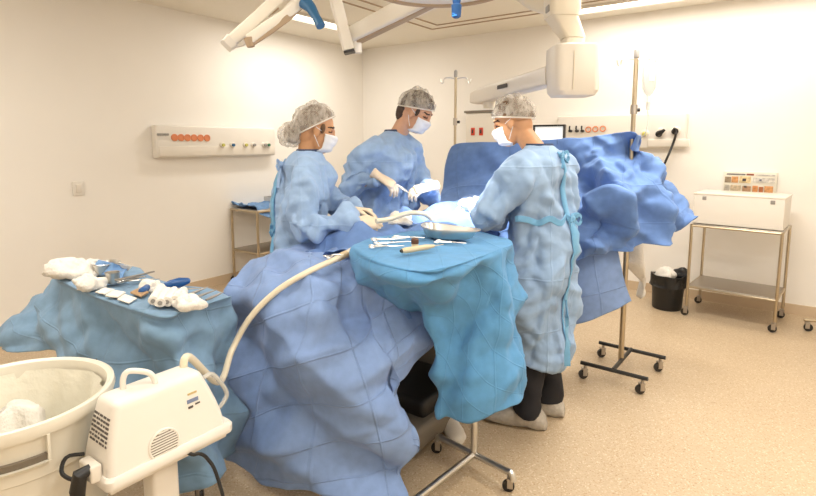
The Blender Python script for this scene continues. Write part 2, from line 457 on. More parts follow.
# gas and power rail on the left wall
a = PX(150, 125, XL); b = PX(152, 158, XL); c = PX(270, 130.5, XL)
z1, z0 = a.z, b.z; y0, y1 = a.y, c.y; zm = (z0 + z1) / 2; hh = z1 - z0
e = empty('medical_rail', (XL, (y0 + y1) / 2, z0), 'long white medical supply rail on the left wall with six orange sockets', 'wall panel')
MB().box((XL + .045, (y0 + y1) / 2, zm), (.09, y1 - y0, hh), bev=.018).build('housing', M['white'], e)
MB().box((XL + .092, (y0 + y1) / 2, z0 + hh * .2), (.008, (y1 - y0) * .97, hh * .3), bev=.003).build('lower_channel', M['white2'], e)
RY = Matrix.Rotation(R(90), 4, 'Y'); RX = Matrix.Rotation(R(90), 4, 'X')
def on_left(px, py, off=.093): p = PX(px, py, XL + off); return Matrix.Translation(p) @ RY
for i in range(6):
    T = on_left(174.5 + i * 6.5, 137.5 + .1 * i)
    s_ = MB().lathe([(.034, -.004), (.034, .006), (.026, .008), (.026, .003), (.0, .003)], 18, mtx=T, cap=False).build('socket', M['orange'], e)
for i in range(5):
    T = on_left(158 + i * 2.4, 134.5)
    MB().cyl((0, 0, .002), .012, .006, 10, mtx=T).build('indicator', M['grey'], e)
for px, mk in ((222, 'gold'), (232, 'lampblue'), (245, 'gold'), (253, 'grey'), (264, 'grey'), (267.5, 'green')):
    T = on_left(px, 145)
    q = MB().lathe([(.03, -.004), (.03, .008), (.022, .018), (.0, .018)], 16, mtx=T, cap=False).build('outlet', M['white2'], e)
    MB().lathe([(.016, .014), (.016, .036), (0, .036)], 14, mtx=T, cap=False).build('nozzle', M[mk], q)
# switch plate
p = PX(78, 188.5, XL)
e = empty('wall_switch', p, 'small white switch plate alone on the left wall', 'switch')
MB().box((XL + .006, p.y, p.z), (.012, .09, .12), bev=.004).build('plate', M['white'], e)
MB().box((XL + .014, p.y, p.z), (.008, .04, .07), bev=.003).build('rocker', M['white2'], e)

# supply rail on the back wall
a = PY(560, 126, YB); b = PY(689, 113, YB); c = PY(687, 148.5, YB)
x0, x1 = a.x, b.x; z1, z0 = b.z, c.z; zm = (z0 + z1) / 2; hh = z1 - z0
e = empty('medical_rail', ((x0 + x1) / 2, YB, z0), 'white medical supply rail on the back wall behind the screen drape', 'wall panel')
MB().box(((x0 + x1) / 2, YB - .045, zm), (x1 - x0, .09, hh), bev=.015).build('housing', M['white'], e)
def on_back(px, py, off=.093): p = PY(px, py, YB - off); return Matrix.Translation(p) @ RX
cc = PY(668, 143, YB - .1)
MB().box((cc.x, YB - .1, cc.z), (.36, .03, .075), bev=.008).build('cable_channel', M['white2'], e)
for i, px in enumerate((571, 577.5, 583)):
    T = on_back(px, 131)
    q = MB().cyl((0, 0, .02), .014, .05, 12, mtx=T).build('valve', M['dkmetal'], e)
    MB().tube([(0, 0, .04), (0, .03, .05), (0, .05, .045)], .008, 8, mtx=T).build('lever', M['black'], q)
for i, px in enumerate((588.5, 595.5, 603)):
    T = on_back(px, 129.5 - .4 * i)
    MB().torus((0, 0, .006), .026, .006, 18, 8, mtx=T).build('socket', M['orange'], e)
for px, py, mk in ((645, 134, 'gold'), (661, 132, 'grey'), (676, 131, 'steel')):
    T = on_back(px, py)
    q = MB().lathe([(.042, -.004), (.042, .008), (.03, .02), (0, .02)], 18, mtx=T, cap=False).build('outlet', M['white2'], e)
    MB().lathe([(.02, .016), (.02, .04), (.012, .05), (0, .05)], 14, mtx=T, cap=False).build('nozzle', M[mk], q)
for k_, (px, py, lab) in enumerate(((660, 134, 'black angled plug in the back wall rail beside the hanging drip bag'), (676, 131.5, 'black plug in the back wall rail near its outer end'))):
    T = on_back(px, py)
    q = empty('power_plug', T.translation, lab, 'plug')
    MB().tube([(0, 0, .045), (0, 0, .085), (.03, .015, .11), (.06, .04, .11)] if k_ == 0 else [(0, 0, .05), (0, 0, .075), (0, .03, .09)], [.02, .024, .02, .012] if k_ == 0 else [.016, .018, .012], 12, mtx=T).build('plug_body', M['black'], q)
    MB().cyl((0, 0, .051), .03, .012, 16, mtx=T).build('collar', M['dkmetal'], q)
pp = PY(674, 141, YB - .12); pq = PY(657, 180, YB - .16)
tag(MB().tube(spline([PY(676, 133, YB - .18), pp, PY(668, 156, YB - .16), pq, PY(650, 196, YB - .2), PY(646, 230, YB - .25)], 24), .011, 8).build('power_cable', M['black']), 'black power cable hanging from the back wall rail', 'cable')

# flat cabinet with two red sockets on the back wall, and the monitor
a = PY(466, 113, YB - .12); b = PY(502, 150, YB - .12)
e = empty('wall_cabinet', (a.x, YB, b.z), 'white wall cabinet with two red sockets and a dark top edge', 'cabinet')
MB().box(((a.x + b.x) / 2, YB - .06, (a.z + b.z) / 2), (b.x - a.x, .12, a.z - b.z), bev=.01).build('housing', M['white2'], e)
MB().box(((a.x + b.x) / 2, YB - .065, a.z + .012), (b.x - a.x + .03, .15, .024)).build('top_edge', M['taupe'], e)
for px in (472.8, 481):
    p = PY(px, 131.5, YB - .125)
    q = MB().box(p, (.05, .012, .09), bev=.006).build('socket', M['red'], e)
    MB().box(p - Vector((0, .008, 0)), (.02, .006, .045), bev=.002).build('rocker', M['dkmetal'], q)
p0 = P(534, 125, 4.6); p1 = P(565, 152, 4.45)
w_ = (p1 - p0); cen = (p0 + p1) / 2; wd = math.hypot(w_.x, w_.y); ang = math.atan2(w_.y, w_.x); hgt = p0.z - p1.z
T = Matrix.Translation(cen) @ Matrix.Rotation(ang, 4, 'Z')
e = empty('monitor', (cen.x, cen.y, 0), 'slim monitor with bright screen standing behind the screen drape', 'monitor')
MB().box((0, .012, 0), (wd, .03, hgt), bev=.008, mtx=T).build('casing', M['grey'], e)
fr = MB()
for sx in (-1, 1): fr.box((sx * (wd / 2 - .008), -.012, 0), (.016, .03, hgt), mtx=T, bev=.004)
for sz in (-1, 1): fr.box((0, -.012, sz * (hgt / 2 - .008)), (wd, .03, .016), mtx=T, bev=.004)
fr.build('bezel', M['dkmetal'], e)
MB().box((0, -.006, 0), (wd - .03, .006, hgt - .03), mtx=T).build('screen', M['screenon'], e, smooth=False)
MB().cyl((0, .03, -(hgt / 2 + (cen.z - hgt / 2) / 2) + .02), .025, cen.z - hgt / 2 + .06 - .04, 16, mtx=T).build('stand_pole', M['steel_b'], e)
MB().lathe([(.26, -cen.z), (.26, -cen.z + .03), (.05, -cen.z + .06)], 24, (0, .03, 0), mtx=T).build('base', M['white2'], e)

# ================================================================== wheeled steel furniture
def caster(parent, p, r=.032, m='dkmetal', ang=0):
    T = Matrix.Translation(Vector(p)) @ Matrix.Rotation(ang, 4, 'Z')
    c = MB().tube([(0, 0, r * 2.9), (0, 0, r * 2.2)], .01, 8, mtx=T)
    for s_ in (-1, 1): c.box((-.004, s_ * r * .5, r * 1.55), (r * .9, .004, r * 1.5), mtx=T)
    c.box((-.004, 0, r * 2.25), (r * 1.1, r * 1.1, .006), mtx=T)
    cc = c.build('caster', M['steel_b'], parent)
    MB().lathe([(r * .55, -r * .34), (r * .95, -r * .3), (r, 0), (r * .95, r * .3), (r * .55, r * .34)], 18, mtx=T @ Matrix.Translation((-.012, 0, r)) @ RX).build('wheel', M[m], cc)
    return cc
def cart(name, c, ang, L, D, H, shelf_z, label, cat='trolley', rail=.012, top=True, two=True):
    T = Matrix.Translation(Vector(c)) @ Matrix.Rotation(ang, 4, 'Z')
    e = empty(name, c, label, cat)
    for sx in (-1, 1):
        for sy in (-1, 1):
            if not two and sx > 0: pass
            MB().tube([(sx * L / 2, sy * D / 2, .09), (sx * L / 2, sy * D / 2, H)], rail, 10, mtx=T).build('leg', M['warm_steel'], e)
            caster(e, T @ Vector((sx * L / 2, sy * D / 2, 0)), .032, 'dkmetal', ang)
    for z in (H - .012, shelf_z):
        f = MB()
        for sy in (-1, 1): f.tube([(-L / 2, sy * D / 2, z), (L / 2, sy * D / 2, z)], rail * .9, 8, mtx=T)
        for sx in (-1, 1): f.tube([(sx * L / 2, -D / 2, z), (sx * L / 2, D / 2, z)], rail * .9, 8, mtx=T)
        f.build('rail', M['warm_steel'], e)
    MB().box((0, 0, shelf_z + .006), (L - .01, D - .01, .014), bev=.004, mtx=T).build('shelf', M['steel_b'], e)
    if top: MB().box((0, 0, H - .004), (L + .01, D + .01, .018), bev=.004, mtx=T).build('top', M['steel_b'], e)
    return e, T
# right: trolley with the white box
FLc, FRc, BRc = PZ(686, 312, .03), PZ(774, 329, .03), PZ(788, 312, .03)
L_ = (FRc - FLc).length; ang = math.atan2((FRc - FLc).y, (FRc - FLc).x); D_ = .46
cn = (FLc + FRc) / 2 + Vector((-math.sin(ang), math.cos(ang), 0)) * D_ / 2; cn.z = 0
HT = P(690, 224, (FLc).dot(FW0)).z
_, TC = cart('steel_trolley', cn, ang, L_, D_, HT, .26, 'steel wheeled trolley carrying a white box by the back wall')
bz = P(692, 194, FLc.dot(FW0)).z - HT
e = empty('white_box', TC @ Vector((0, 0, HT)), 'plain white lidded box standing on the steel trolley by the back wall', 'box')
MB().box((0.0, -.02, HT + .006 + bz / 2), (L_ + .0, D_ - .06, bz - .006), bev=.008, mtx=TC).build('body', M['white'], e)
MB().box((0.0, -.02, HT + bz + .004), (L_ + .01, D_ - .05, .016), bev=.005, mtx=TC).build('lid', M['white2'], e)
for x in (-.3, .3):
    MB().box((x * L_ / .8, -.02 - (D_ - .06) / 2, HT + bz * .88), (.03, .012, .03), bev=.003, mtx=TC).build('catch', M['grey'], e)
# little picture board on top of it, against the wall
a = PY(723, 191, YB - .04); b = PY(776, 194, YB - .04); t_ = PY(726, 169, YB - .04)
e = empty('picture_board', ((a.x + b.x) / 2, YB - .04, a.z), 'small board of brown and grey pictures above the white box', 'picture')
wP, hP = b.x - a.x, t_.z - a.z
MB().box(((a.x + b.x) / 2, YB - .02, a.z + hP / 2 - .02), (wP, .04, hP), bev=.004).build('board', M['cream'], e)
rnd = random.Random(3); pcs = [(0.05, .84, .36, .07, (120, 116, 112)), (.43, .84, .14, .08, (150, 84, 60)), (.6, .84, .36, .06, (188, 182, 176)),
 (.02, .5, .12, .26, (150, 132, 108)), (.15, .5, .13, .28, (206, 150, 96)), (.3, .5, .22, .3, (220, 196, 150)), (.56, .55, .4, .2, (202, 196, 186)), (.02, .1, .1, .3, (176, 168, 154)),
 (.14, .12, .2, .28, (196, 176, 146)), (.37, .12, .16, .25, (176, 138, 104)), (.56, .1, .1, .3, (206, 140, 84)), (.68, .1, .08, .26, (176, 106, 62)), (.78, .1, .16, .3, (210, 152, 98)), (.36, .58, .07, .12, (70, 62, 60)), (.4, .3, .05, .08, (84, 72, 60)), (.68, .62, .04, .07, (96, 100, 120))]
for i, (u, v, w, h, c) in enumerate(pcs):
    MB().box((a.x + wP * (u + w / 2), YB - .0405 - .0006 * i, a.z - .02 + hP * (v + h / 2)), (wP * w, .002, hP * h)).build('print', mat('print tone', c, .6, noise_amt=.35, noise_scale=40), e, smooth=False)

# foot of one more stand, right edge of view
p = PZ(806, 331, .0); foot = P(800, 320, p.dot(FW0)); hub_ = lift_ = None
EDGE = Vector((p.x, p.y, 0)) + RT * .26 - FW0 * .12
e = empty('drip_stand', EDGE, 'steel stand whose castered foot reaches in at the right edge of the room', 'drip stand')
a0 = math.atan2(p.y - EDGE.y, p.x - EDGE.x); rad_ = (Vector((p.x, p.y, 0)) - EDGE).length
for i in range(5):
    v = Vector((math.cos(a0 + R(72 * i)), math.sin(a0 + R(72 * i)), 0))
    MB().tube([EDGE + Vector((0, 0, .10)), EDGE + v * rad_ * .6 + Vector((0, 0, .095)), EDGE + v * (rad_ + .02) + Vector((0, 0, .09))], .013, 10).build('foot', M['warm_steel'], e)
    caster(e, EDGE + v * rad_, .032, 'dkmetal', a0 + R(72 * i))
MB().tube([EDGE + Vector((0, 0, .06)), EDGE + Vector((0, 0, 1.6))], .014, 12).build('pole', M['warm_steel'], e)

# rear left trolley by the left wall
q0, q1 = PZ(233, 281, .0), PZ(253, 270, 0)
tz = P(229, 208, q0.dot(FW0)).z
ang = R(90); D2 = .42; L2 = .95
cL = Vector((q0.x + .32, q0.y + L2 / 2, 0))
cL = Vector((max(XL + .25, q0.x + D2 / 2), q0.y + L2 / 2, 0))
_, TL = cart('steel_trolley', cL, ang, L2, D2, tz, tz * .44, 'steel wheeled trolley beside the left wall behind the woman', rail=.014)
def sheet_pile(name, c, ang, sx, sy, m, label, cat, amp=.02, z=.01, hang=0):
    cols = []
    for i in range(6):
        u = (i / 5 - .5) * sx; col = []
        for j in range(6):
            v = (j / 5 - .5) * sy
            dz = z + (hang * -max(0, abs(u) / sx * 2 - .7) * 2)
            col.append(Vector(c) + Matrix.Rotation(ang, 3, 'Z') @ Vector((u, v, dz)))
        cols.append(col)
    return tag(cloth(name, cols, 34, 34, m, [('c', 11, amp), ('n', 7, amp * .3)], thick=.004), label, cat)
cols = []
for i in range(6):
    col = []
    for j in range(6):
        u, v = i / 5 - .5, j / 5 - .5
        r_ = Vector((cL.x + v * .5, cL.y - .02 + u * .86, tz + .03 + .02 * math.sin(9 * u)))
        if v > .4: r_.z -= .1 + .09 * math.sin(3.3 * u + 1.5); r_.x -= .02
        if u < -.4: r_.z -= .0
        col.append(r_)
    cols.append(col)
tag(cloth('blue_wrap', cols, 40, 40, M['wrap'], [('c', 9, .35), ('n', 8, .012)], thick=.004), 'crumpled blue wrap lying on the trolley by the left wall', 'wrap')
pk = P(263, 204, cL.dot(FW0)); pk = Vector((cL.x + .03, cL.y + .02, tz + .075))
e = empty('steel_tray', pk, 'steel instrument tray on the blue wrap behind the woman', 'tray')
MB().box(pk + Vector((0, 0, -.012)), (.2, .34, .01), bev=.003).build('bottom', M['steel'], e)
tr = MB()
for s_ in (-1, 1): tr.box(pk + Vector((s_ * .1, 0, .01)), (.006, .35, .045)); tr.box(pk + Vector((0, s_ * .17, .01)), (.2, .006, .045))
tr.build('rim', M['steel'], e)

# rear mayo-type stand with an H base, under the screen drape
m1, m2, m3, m4 = [PZ(*t, .03) for t in ((585, 374), (642, 389), (660, 367), (603, 353))]
mc = (m1 + m2 + m3 + m4) / 4; mc = P(621.5, 346, mc.dot(FW0)); DST = mc.dot(FW0)
STAND = Vector((mc.x, mc.y, 0))
e = empty('drip_stand', STAND, 'steel drip stand on an H base with casters, holding up the screen drape', 'drip stand')
for q in (m1, m2, m3, m4): caster(e, (q.x, q.y, 0), .03, 'dkmetal', R(40))
zb = .1
def lift(v, z): return Vector((v.x, v.y, z))
d12 = (m2 - m1).normalized() * .03; d43 = (m3 - m4).normalized() * .03
for (a, b, d_) in ((m1, m2, d12), (m4, m3, d43)):
    MB().tube([lift(a - d_, zb), lift(b + d_, zb)], .013, 8).build('foot', M['dkmetal'], e)
ma, mb2 = (m1 + m2) / 2, (m4 + m3) / 2
MB().tube([lift(ma, zb + .005), lift(mb2, zb + .005)], .013, 8).build('crossbar', M['dkmetal'], e)
ZT = P(636, 55, DST).z
def pole_top(e, b, zt, zk, r):
    MB().tube([lift(b, zb - .02), lift(b, 1.2)], r * 1.1, 14).build('lower_pole', M['warm_steel'], e)
    MB().tube([lift(b, 1.18), lift(b, zt)], r * .85, 14).build('pole', M['warm_steel'], e)
    MB().tube([lift(b, zt - .01), lift(b, zt + .025)], r * 1.1, 12, round_end=True).build('pole_cap', M['grey'], e)
    for s_ in (-1, 1):
        v = RT * (s_ * .085)
        MB().tube(spline([lift(b, zt - .03), lift(b, zt - .02) + v * .5, lift(b, zt - .025) + v, lift(b, zt - .06) + v * 1.12, lift(b, zt - .055) + v * 1.3, lift(b, zt - .03) + v * 1.38], 14), .0045, 6).build('hook', M['steel'], e)
    k_ = MB().tube([lift(b, zk), lift(b, zk) + RT * .035], .011, 10).build('clamp_knob', M['black'], e)
    MB().tube([lift(b, zk - .025), lift(b, zk + .03)], r * 1.35, 12).build('clamp', M['steel_b'], e)
pole_top(e, STAND, ZT, P(636, 110, DST).z, .0155)

# bin with a black liner and a white bag spilling over it
p = PZ(664, 311, 0); p = Vector((p.x, p.y + .12, 0)); hb = P(666, 276, p.dot(FW0)).z; rb = 15.5 / FPX * p.dot(FW0)
e = empty('waste_bin', p, 'round black waste bin on the floor left of the steel trolley', 'bin')
MB().lathe([(rb * .86, 0), (rb * .9, .01), (rb, hb), (rb * 1.03, hb + .01), (rb * .96, hb + .012), (rb * .9, .03), (0, .03)], 28, p).build('bucket', M['black'], e)
lb = MB().lathe([(rb * .93, hb - .12), (rb * .95, hb + .012), (rb * 1.06, hb + .02), (rb * 1.08, hb - .05), (rb * 1.1, hb - .085)], 36, p, cap=False).build('liner', M['blackbag'], e)
displace(lb, [('n', 14, .022), ('c', 16, .3)])
kn = MB().ell(p + RT * rb * .8 + Vector((0, 0, hb + .02)), (.07, .05, .06)).build('liner_knot', M['blackbag'], e); displace(kn, [('n', 18, .03)])
pw = p - RT * .03; o = MB().ell((pw.x, pw.y, hb + .02), (.085, .085, .055), 24, 14).build('paper_bag', M['gauze']); displace(o, [('f', 12, .5), ('n', 6, .012)])
tag(o, 'crumpled white paper lying in the mouth of the black bin', 'paper')
# white wrap hanging under the screen drape
DW = DST + .12
cols = [[P(630, 238, DW), P(628, 258, DW - .03), P(627, 262, DW - .05), P(627, 268, DW - .02)],
        [P(636, 236, DW), P(640, 256, DW - .06), P(642, 268, DW - .06), P(644, 284, DW)],
        [P(643, 238, DW), P(644, 262, DW - .02), P(644, 280, DW - .02), P(643, 298, DW)],
        [P(640, 238, DW + .04), P(641, 268, DW + .08), P(640, 282, DW + .08), P(637, 296, DW + .06)]]
tag(cloth('white_wrap', cols, 20, 20, M['gauze'], [('n', 9, .02)]), 'white paper wrap hanging beneath the screen drape beside the stand pole', 'wrap')
# second drip stand, far behind
DS2 = 4.1; b2 = P(455, 142, DS2); b2.z = 0
e = empty('drip_stand', b2, 'thin steel drip stand with empty hooks behind the surgeon, beside the wall cabinet', 'drip stand')
for i in range(5):
    a_ = R(72 * i + 20); v = Vector((math.cos(a_), math.sin(a_), 0)) * .27
    MB().tube([lift(b2, .12), lift(b2, .1) + v * .6, lift(b2, .09) + v], .011, 8).build('foot', M['steel_b'], e)
    caster(e, b2 + v, .026)
pole_top(e, b2, P(455, 75, DS2).z, P(457, 122, DS2).z, .012)
# drip bag
hk = P(651, 58, DST); 
e = empty('drip_bag', hk, 'clear drip bag hanging from the tall drip stand', 'drip bag')
def bagp(x, y, t=0): return P(x, y, DST) + FW0 * t
rings = []
for y, w, t in ((60, 2, .004), (63, 6, .01), (70, 7, .022), (80, 7, .026), (88, 6.5, .022), (93, 4, .012), (96, 1.5, .006)):
    rings.append([bagp(650.5 - (y - 60) * .06 + w * math.cos(q), y, t * math.sin(q)) for q in [2 * math.pi * k / 16 for k in range(16)]])
MB().loft(rings).build('bag', M['bag'], e)
MB().box(bagp(650, 77, -.027), (.03, .003, .05), rz=YAW).build('print_panel', M['white'], e)
MB().tube([bagp(651, 56), bagp(650.6, 61)], .004, 6).build('hanger', M['white'], e)
MB().tube([bagp(648.4, 96), bagp(648, 102)], .006, 8).build('port', M['white'], e)
MB().tube([bagp(648, 102), bagp(647.5, 110)], .010, 10).build('drip_chamber', M['bag'], e)
MB().tube(spline([bagp(647.5, 110), bagp(648, 120), bagp(645, 134), bagp(640, 142, .05)], 14), .003, 6).build('line', M['clear'], e)

# ================================================================== ceiling gear
def bar(pts, w, h, n=14, bev=.3):
    """flat rounded bar through pts: w sideways, h upright"""
    pts = [Vector(p) for p in pts]; rings = []; m = len(pts)
    for i, p in enumerate(pts):
        t = (pts[min(i + 1, m - 1)] - pts[max(i - 1, 0)]).normalized()
        s_ = t.cross(Vector((0, 0, 1))).normalized(); u = s_.cross(t).normalized()
        ww = w[i] if isinstance(w, list) else w; hh_ = h[i] if isinstance(h, list) else h
        rg = []
        for k in range(n * 2):
            q = 2 * math.pi * k / (n * 2); c, s2 = math.cos(q), math.sin(q)
            c = math.copysign(abs(c) ** bev, c); s2 = math.copysign(abs(s2) ** bev, s2)
            rg.append(p + s_ * (c * ww / 2) + u * (s2 * hh_ / 2))
        rings.append(rg)
    return MB().loft(rings)
# surgical lamp with straight petals, upper left
base = P(330, -60, 2.9); 
e = empty('surgical_lamp', Vector((base.x, base.y, ZC)), 'white surgical lamp with long petal arms and blue handle at the upper left', 'lamp')
bar([P(226, 45, 2.62), P(236, 37, 2.64), P(262, 13, 2.7), P(300, -22, 2.8)], [.09, .12, .13, .13], [.05, .06, .06, .06]).build('petal', M['arm'], e)
bar([P(226, 46, 2.61), P(231, 41.5, 2.62)], [.1, .125], [.06, .07]).build('petal_cap', M['white'], e)
bar([P(249, 41, 2.6), P(264, 30, 2.62), P(285, 15, 2.65), P(305, -3, 2.72), P(320, -24, 2.8)], [.1, .12, .13, .14, .14], .05).build('petal', M['arm'], e)
bar([P(250, 44, 2.57), P(268, 32.5, 2.58), P(288, 18, 2.6), P(306, 1, 2.67), P(318, -16, 2.75)], .016, .03).build('rim', M['armtan'], e)
MB().tube([P(249, 38, 2.57), P(251, 47, 2.57)], [.026, .018], 10).build('rim_end', M['armtan'], e)
bar([P(266, 12, 2.68), P(275, 5, 2.7)], .04, .05).build('bracket', M['armtan'], e)
bar([P(250, 34, 2.63), P(243, 44, 2.62), P(234, 46, 2.62)], .02, .02).build('link', M['white'], e)
h1, h2, h3 = P(305, 2, 2.62), P(311, 8, 2.6), P(321, 26, 2.56)
MB().tube([h1, h2, h2.lerp(h3, .5), h3], [.034, .026, .02, .023], 14).build('handle', M['lampblue'], e)
hub = P(312, -40, 2.82)
MB().lathe([(.0, -.06), (.14, -.05), (.17, 0), (.12, .07), (0, .08)], 24, hub, cap=False).build('hub', M['arm'], e)
MB().tube([hub + Vector((0, 0, .05)), P(322, -60, 2.9), Vector((base.x, base.y, ZC))], .035, 14).build('drop_arm', M['arm'], e)
# spring arm that comes down to a joint
j = P(349, 46, 3.0); base2 = P(326, -24, 3.0)
e = empty('lamp_arm', lift(base2, ZC), 'pale jointed ceiling arm with a square strut meeting a wide beam', 'lamp arm')
bar([P(331, -18, 2.98), P(348.5, 50, 3.0)], .068, .06, bev=.25).build('strut', M['arm'], e)
bar([P(349.3, 51, 3.0), P(349.8, 53.3, 3.0)], .07, .06, bev=.25).build('strut_end', M['dkmetal'], e)
MB().tube([P(356, 36, 3.05), P(356.5, 53, 3.05)], .03, 14).build('joint', M['white'], e)
bar([P(352, 36, 3.06), P(400, 12, 2.9), P(452, -14, 2.75)], [.09, .1, .11], [.085, .10, .11], bev=.3).build('beam', M['arm'], e)
bar([P(357, 41.5, 3.05), P(402, 19.5, 2.89), P(450, -5, 2.74)], .05, .03).build('beam_cover', M['armtan'], e)
MB().tube([P(331, -14, 2.98), lift(P(331, -14, 2.98), ZC)], .03, 12).build('drop_tube', M['arm'], e)
MB().tube([P(452, -14, 2.75), lift(P(452, -14, 2.75), ZC)], .04, 12).build('drop_tube', M['arm'], e)
# round surgical lamp head over the table
LC = P(437, 5.5, 2.72) - FW0 * .31
e = empty('surgical_lamp', lift(LC, ZC), 'round surgical lamp head with tan rim over the operating table', 'lamp')
MB().lathe([(0, .1), (.16, .09), (.27, .05), (.3, .01), (.295, .0), (0, .002)], 48, LC, cap=False).build('head', M['arm'], e)
MB().torus(LC, .3, .014, 56, 8).build('rim', M['armtan'], e)
MB().lathe([(0, -.004), (.15, -.004), (.16, .004), (0, .004)], 40, LC, cap=False).build('lens', M['glow'], e)
hb_ = P(456.5, 4, 2.5)
MB().lathe([(.02, 0), (.017, -.02), (.024, -.025), (.021, -.075), (.012, -.082), (0, -.082)], 16, hb_ + Vector((0, 0, .02)), cap=False).build('handle', M['blue'], e)
MB().tube([LC + Vector((0, 0, .08)), lift(LC, ZC)], .035, 14).build('drop_tube', M['arm'], e)
sp = bpy.data.lights.new('spot', 'SPOT'); sp.energy = LAMP_SURG * 5; sp.color = (1, .97, .92); sp.spot_size = R(40); sp.spot_blend = .75; sp.shadow_soft_size = .12
so = bpy.data.objects.new('spot', sp); COL.objects.link(so); so.location = LC + Vector((0, 0, -.06)); adopt(so, e)
tg = cv(.3, 3.0, 1.15); so.rotation_euler = (tg - so.location).to_track_quat('-Z', 'Y').to_euler()

# pendant at the upper right
D0 = 3.0
e = empty('ceiling_pendant', lift(P(540, -40, 3.3), ZC), 'cream ceiling pendant with rounded box and long side arm', 'pendant')
bar([P(505, -34, 3.5), P(545, -2, 3.25), P(566, 6, 3.1)], [.34, .24, .18], [.2, .17, .15], bev=.35).build('ceiling_arm', M['pend'], e)
rings = []
def rr_(cx, cy, wx, wd_, d, z_n=20, bev=.4):
    c = P(cx, cy, d); out = []
    for k in range(z_n):
        q = 2 * math.pi * k / z_n; a_, b_ = math.cos(q), math.sin(q)
        a_ = math.copysign(abs(a_) ** bev, a_); b_ = math.copysign(abs(b_) ** bev, b_)
        out.append(c + RT * (a_ * wx / FPX * d / 2) + FW0 * (b_ * wd_ / 2))
    return out
q = MB().loft([rr_(562, -18, 31, .2, D0), rr_(562, 12, 30, .2, D0), rr_(561, 18, 28, .19, D0)]).build('elbow', M['pend'], e)
for x in (548.5, 574.5): MB().box(P(x, 9, D0 - .03), (.02, .06, .035), rz=YAW, bev=.004).build('end_cap', M['grey'], q)
MB().loft([rr_(561, 17, 27, .17, D0), rr_(572, 37, 20, .14, D0), rr_(572.5, 39, 20, .14, D0)]).build('slanted_neck', M['pend'], e)
MB().loft([rr_(572.5, 39.5, 19.5, .135, D0), rr_(572, 49, 19, .13, D0)]).build('collar', M['pend'], e)
MB().loft([rr_(572, 46.5, 38, .24, D0), rr_(572, 48, 43, .27, D0), rr_(572, 70, 44, .28, D0), rr_(572, 92, 42, .27, D0), rr_(572, 96.5, 36, .23, D0)]).build('housing', M['white2'], e)
MB().box(P(574, 70, D0 - .142), (.004, .006, .2), rz=YAW).build('seam', M['pend'], e)
bar([P(474.5, 98, 4.3), P(480, 97, 4.2), P(510, 88, 3.7), P(553, 75.5, 3.1)], [.08, .1, .1, .1], [.085, .115, .115, .115], bev=.35).build('side_arm', M['white2'], e)
MB().tube([P(489, 99, 4.05), P(489, 108, 4.05)], [.05, .04], 14).build('arm_joint', M['pend'], e)
def arm_front(x, y, d, w, h, m):
    ad = (P(510, 88, 3.7) - P(553, 75.5, 3.1)); n_ = Vector((-ad.y, ad.x, 0)).normalized()
    if n_.dot(EYE - P(x, y, d)) < 0: n_ = -n_
    return MB().box(P(x, y, d) + n_ * .051, (w, .004, h), rz=math.atan2(ad.y, ad.x)).build('emblem', m, e, smooth=False)
arm_front(509, 86.5, 3.7, .17, .026, M['text']); arm_front(543, 76, 3.24, .2, .012, M['taupe'])

# ================================================================== operating table and drapes
TA = cv(-.42, 2.28, 0); TAX = Vector((0, 1, 0))
tcx = -1.60
e = empty('operating_table', (tcx, 2.5, 0), 'operating table with dark mattress and base under the blue drapes', 'operating table')
MB().box((tcx, 2.66, .78), (.48, 1.46, .05), bev=.01).build('table_top', M['steel_b'], e)
MB().box((tcx, 2.66, .835), (.48, 1.46, .06), bev=.025).build('mattress', M['pad'], e)
MB().box((tcx, 2.6, .45), (.26, .36, .62), bev=.02).build('column', M['taupe'], e)
MB().box((tcx + .02, 2.5, .09), (.5, 1.2, .12), bev=.03).build('base', M['taupe'], e)
MB().box((tcx + .02, 2.5, .19), (.42, .95, .1), bev=.03).build('base_cover', M['black'], e)

def C(*t): return [P(*q) for q in t]
big = [
 C((262, 268, 2.54), (246, 276, 2.44), (228, 286, 2.31), (225, 330, 2.27), (224, 380, 2.25), (221, 430, 2.24), (218, 464, 2.24)),
 C((280, 254, 2.55), (263, 268, 2.44), (250, 290, 2.22), (247, 335, 2.19), (248, 385, 2.17), (246, 440, 2.16), (240, 476, 2.16)),
 C((300, 244, 2.57), (288, 262, 2.40), (282, 294, 2.11), (276, 345, 2.06), (272, 395, 2.08), (268, 448, 2.10), (262, 488, 2.10)),
 C((320, 237, 2.60), (316, 258, 2.38), (318, 296, 2.02), (312, 350, 2.00), (318, 400, 1.98), (322, 450, 1.99), (325, 489, 1.99)),
 C((338, 232, 2.65), (336, 252, 2.42), (338, 288, 2.06), (345, 345, 1.98), (360, 400, 1.94), (372, 450, 1.93), (380, 505, 1.93)),
 C((350, 229, 2.70), (350, 248, 2.48), (352, 278, 2.14), (362, 330, 2.02), (385, 385, 1.98), (400, 440, 1.97), (411, 500, 1.97)),
 C((362, 226, 2.80), (364, 243, 2.54), (366, 268, 2.22), (374, 310, 2.06), (384, 352, 2.02), (398, 400, 2.03), (409, 440, 2.03)),
 C((372, 224, 2.84), (376, 240, 2.60), (378, 262, 2.30), (386, 292, 2.14), (393, 330, 2.04), (394, 368, 2.00), (393, 399, 1.98)),
 C((385, 221, 2.88), (392, 236, 2.68), (394, 255, 2.40), (404, 280, 2.26), (412, 308, 2.17), (415, 338, 2.12), (417, 371, 2.08)),
 C((400, 218, 2.95), (410, 232, 2.74), (414, 248, 2.50), (424, 268, 2.38), (434, 290, 2.30), (438, 312, 2.25), (441, 336, 2.22)),
]
bigo = tag(cloth('table_drape', big, 110, 120, M['drape'], [('f', 2.6, .20), ('f', 6, .11), ('n', 1.8, .012)]), 'large blue drape hanging from the foot of the operating table to the floor', 'drape')

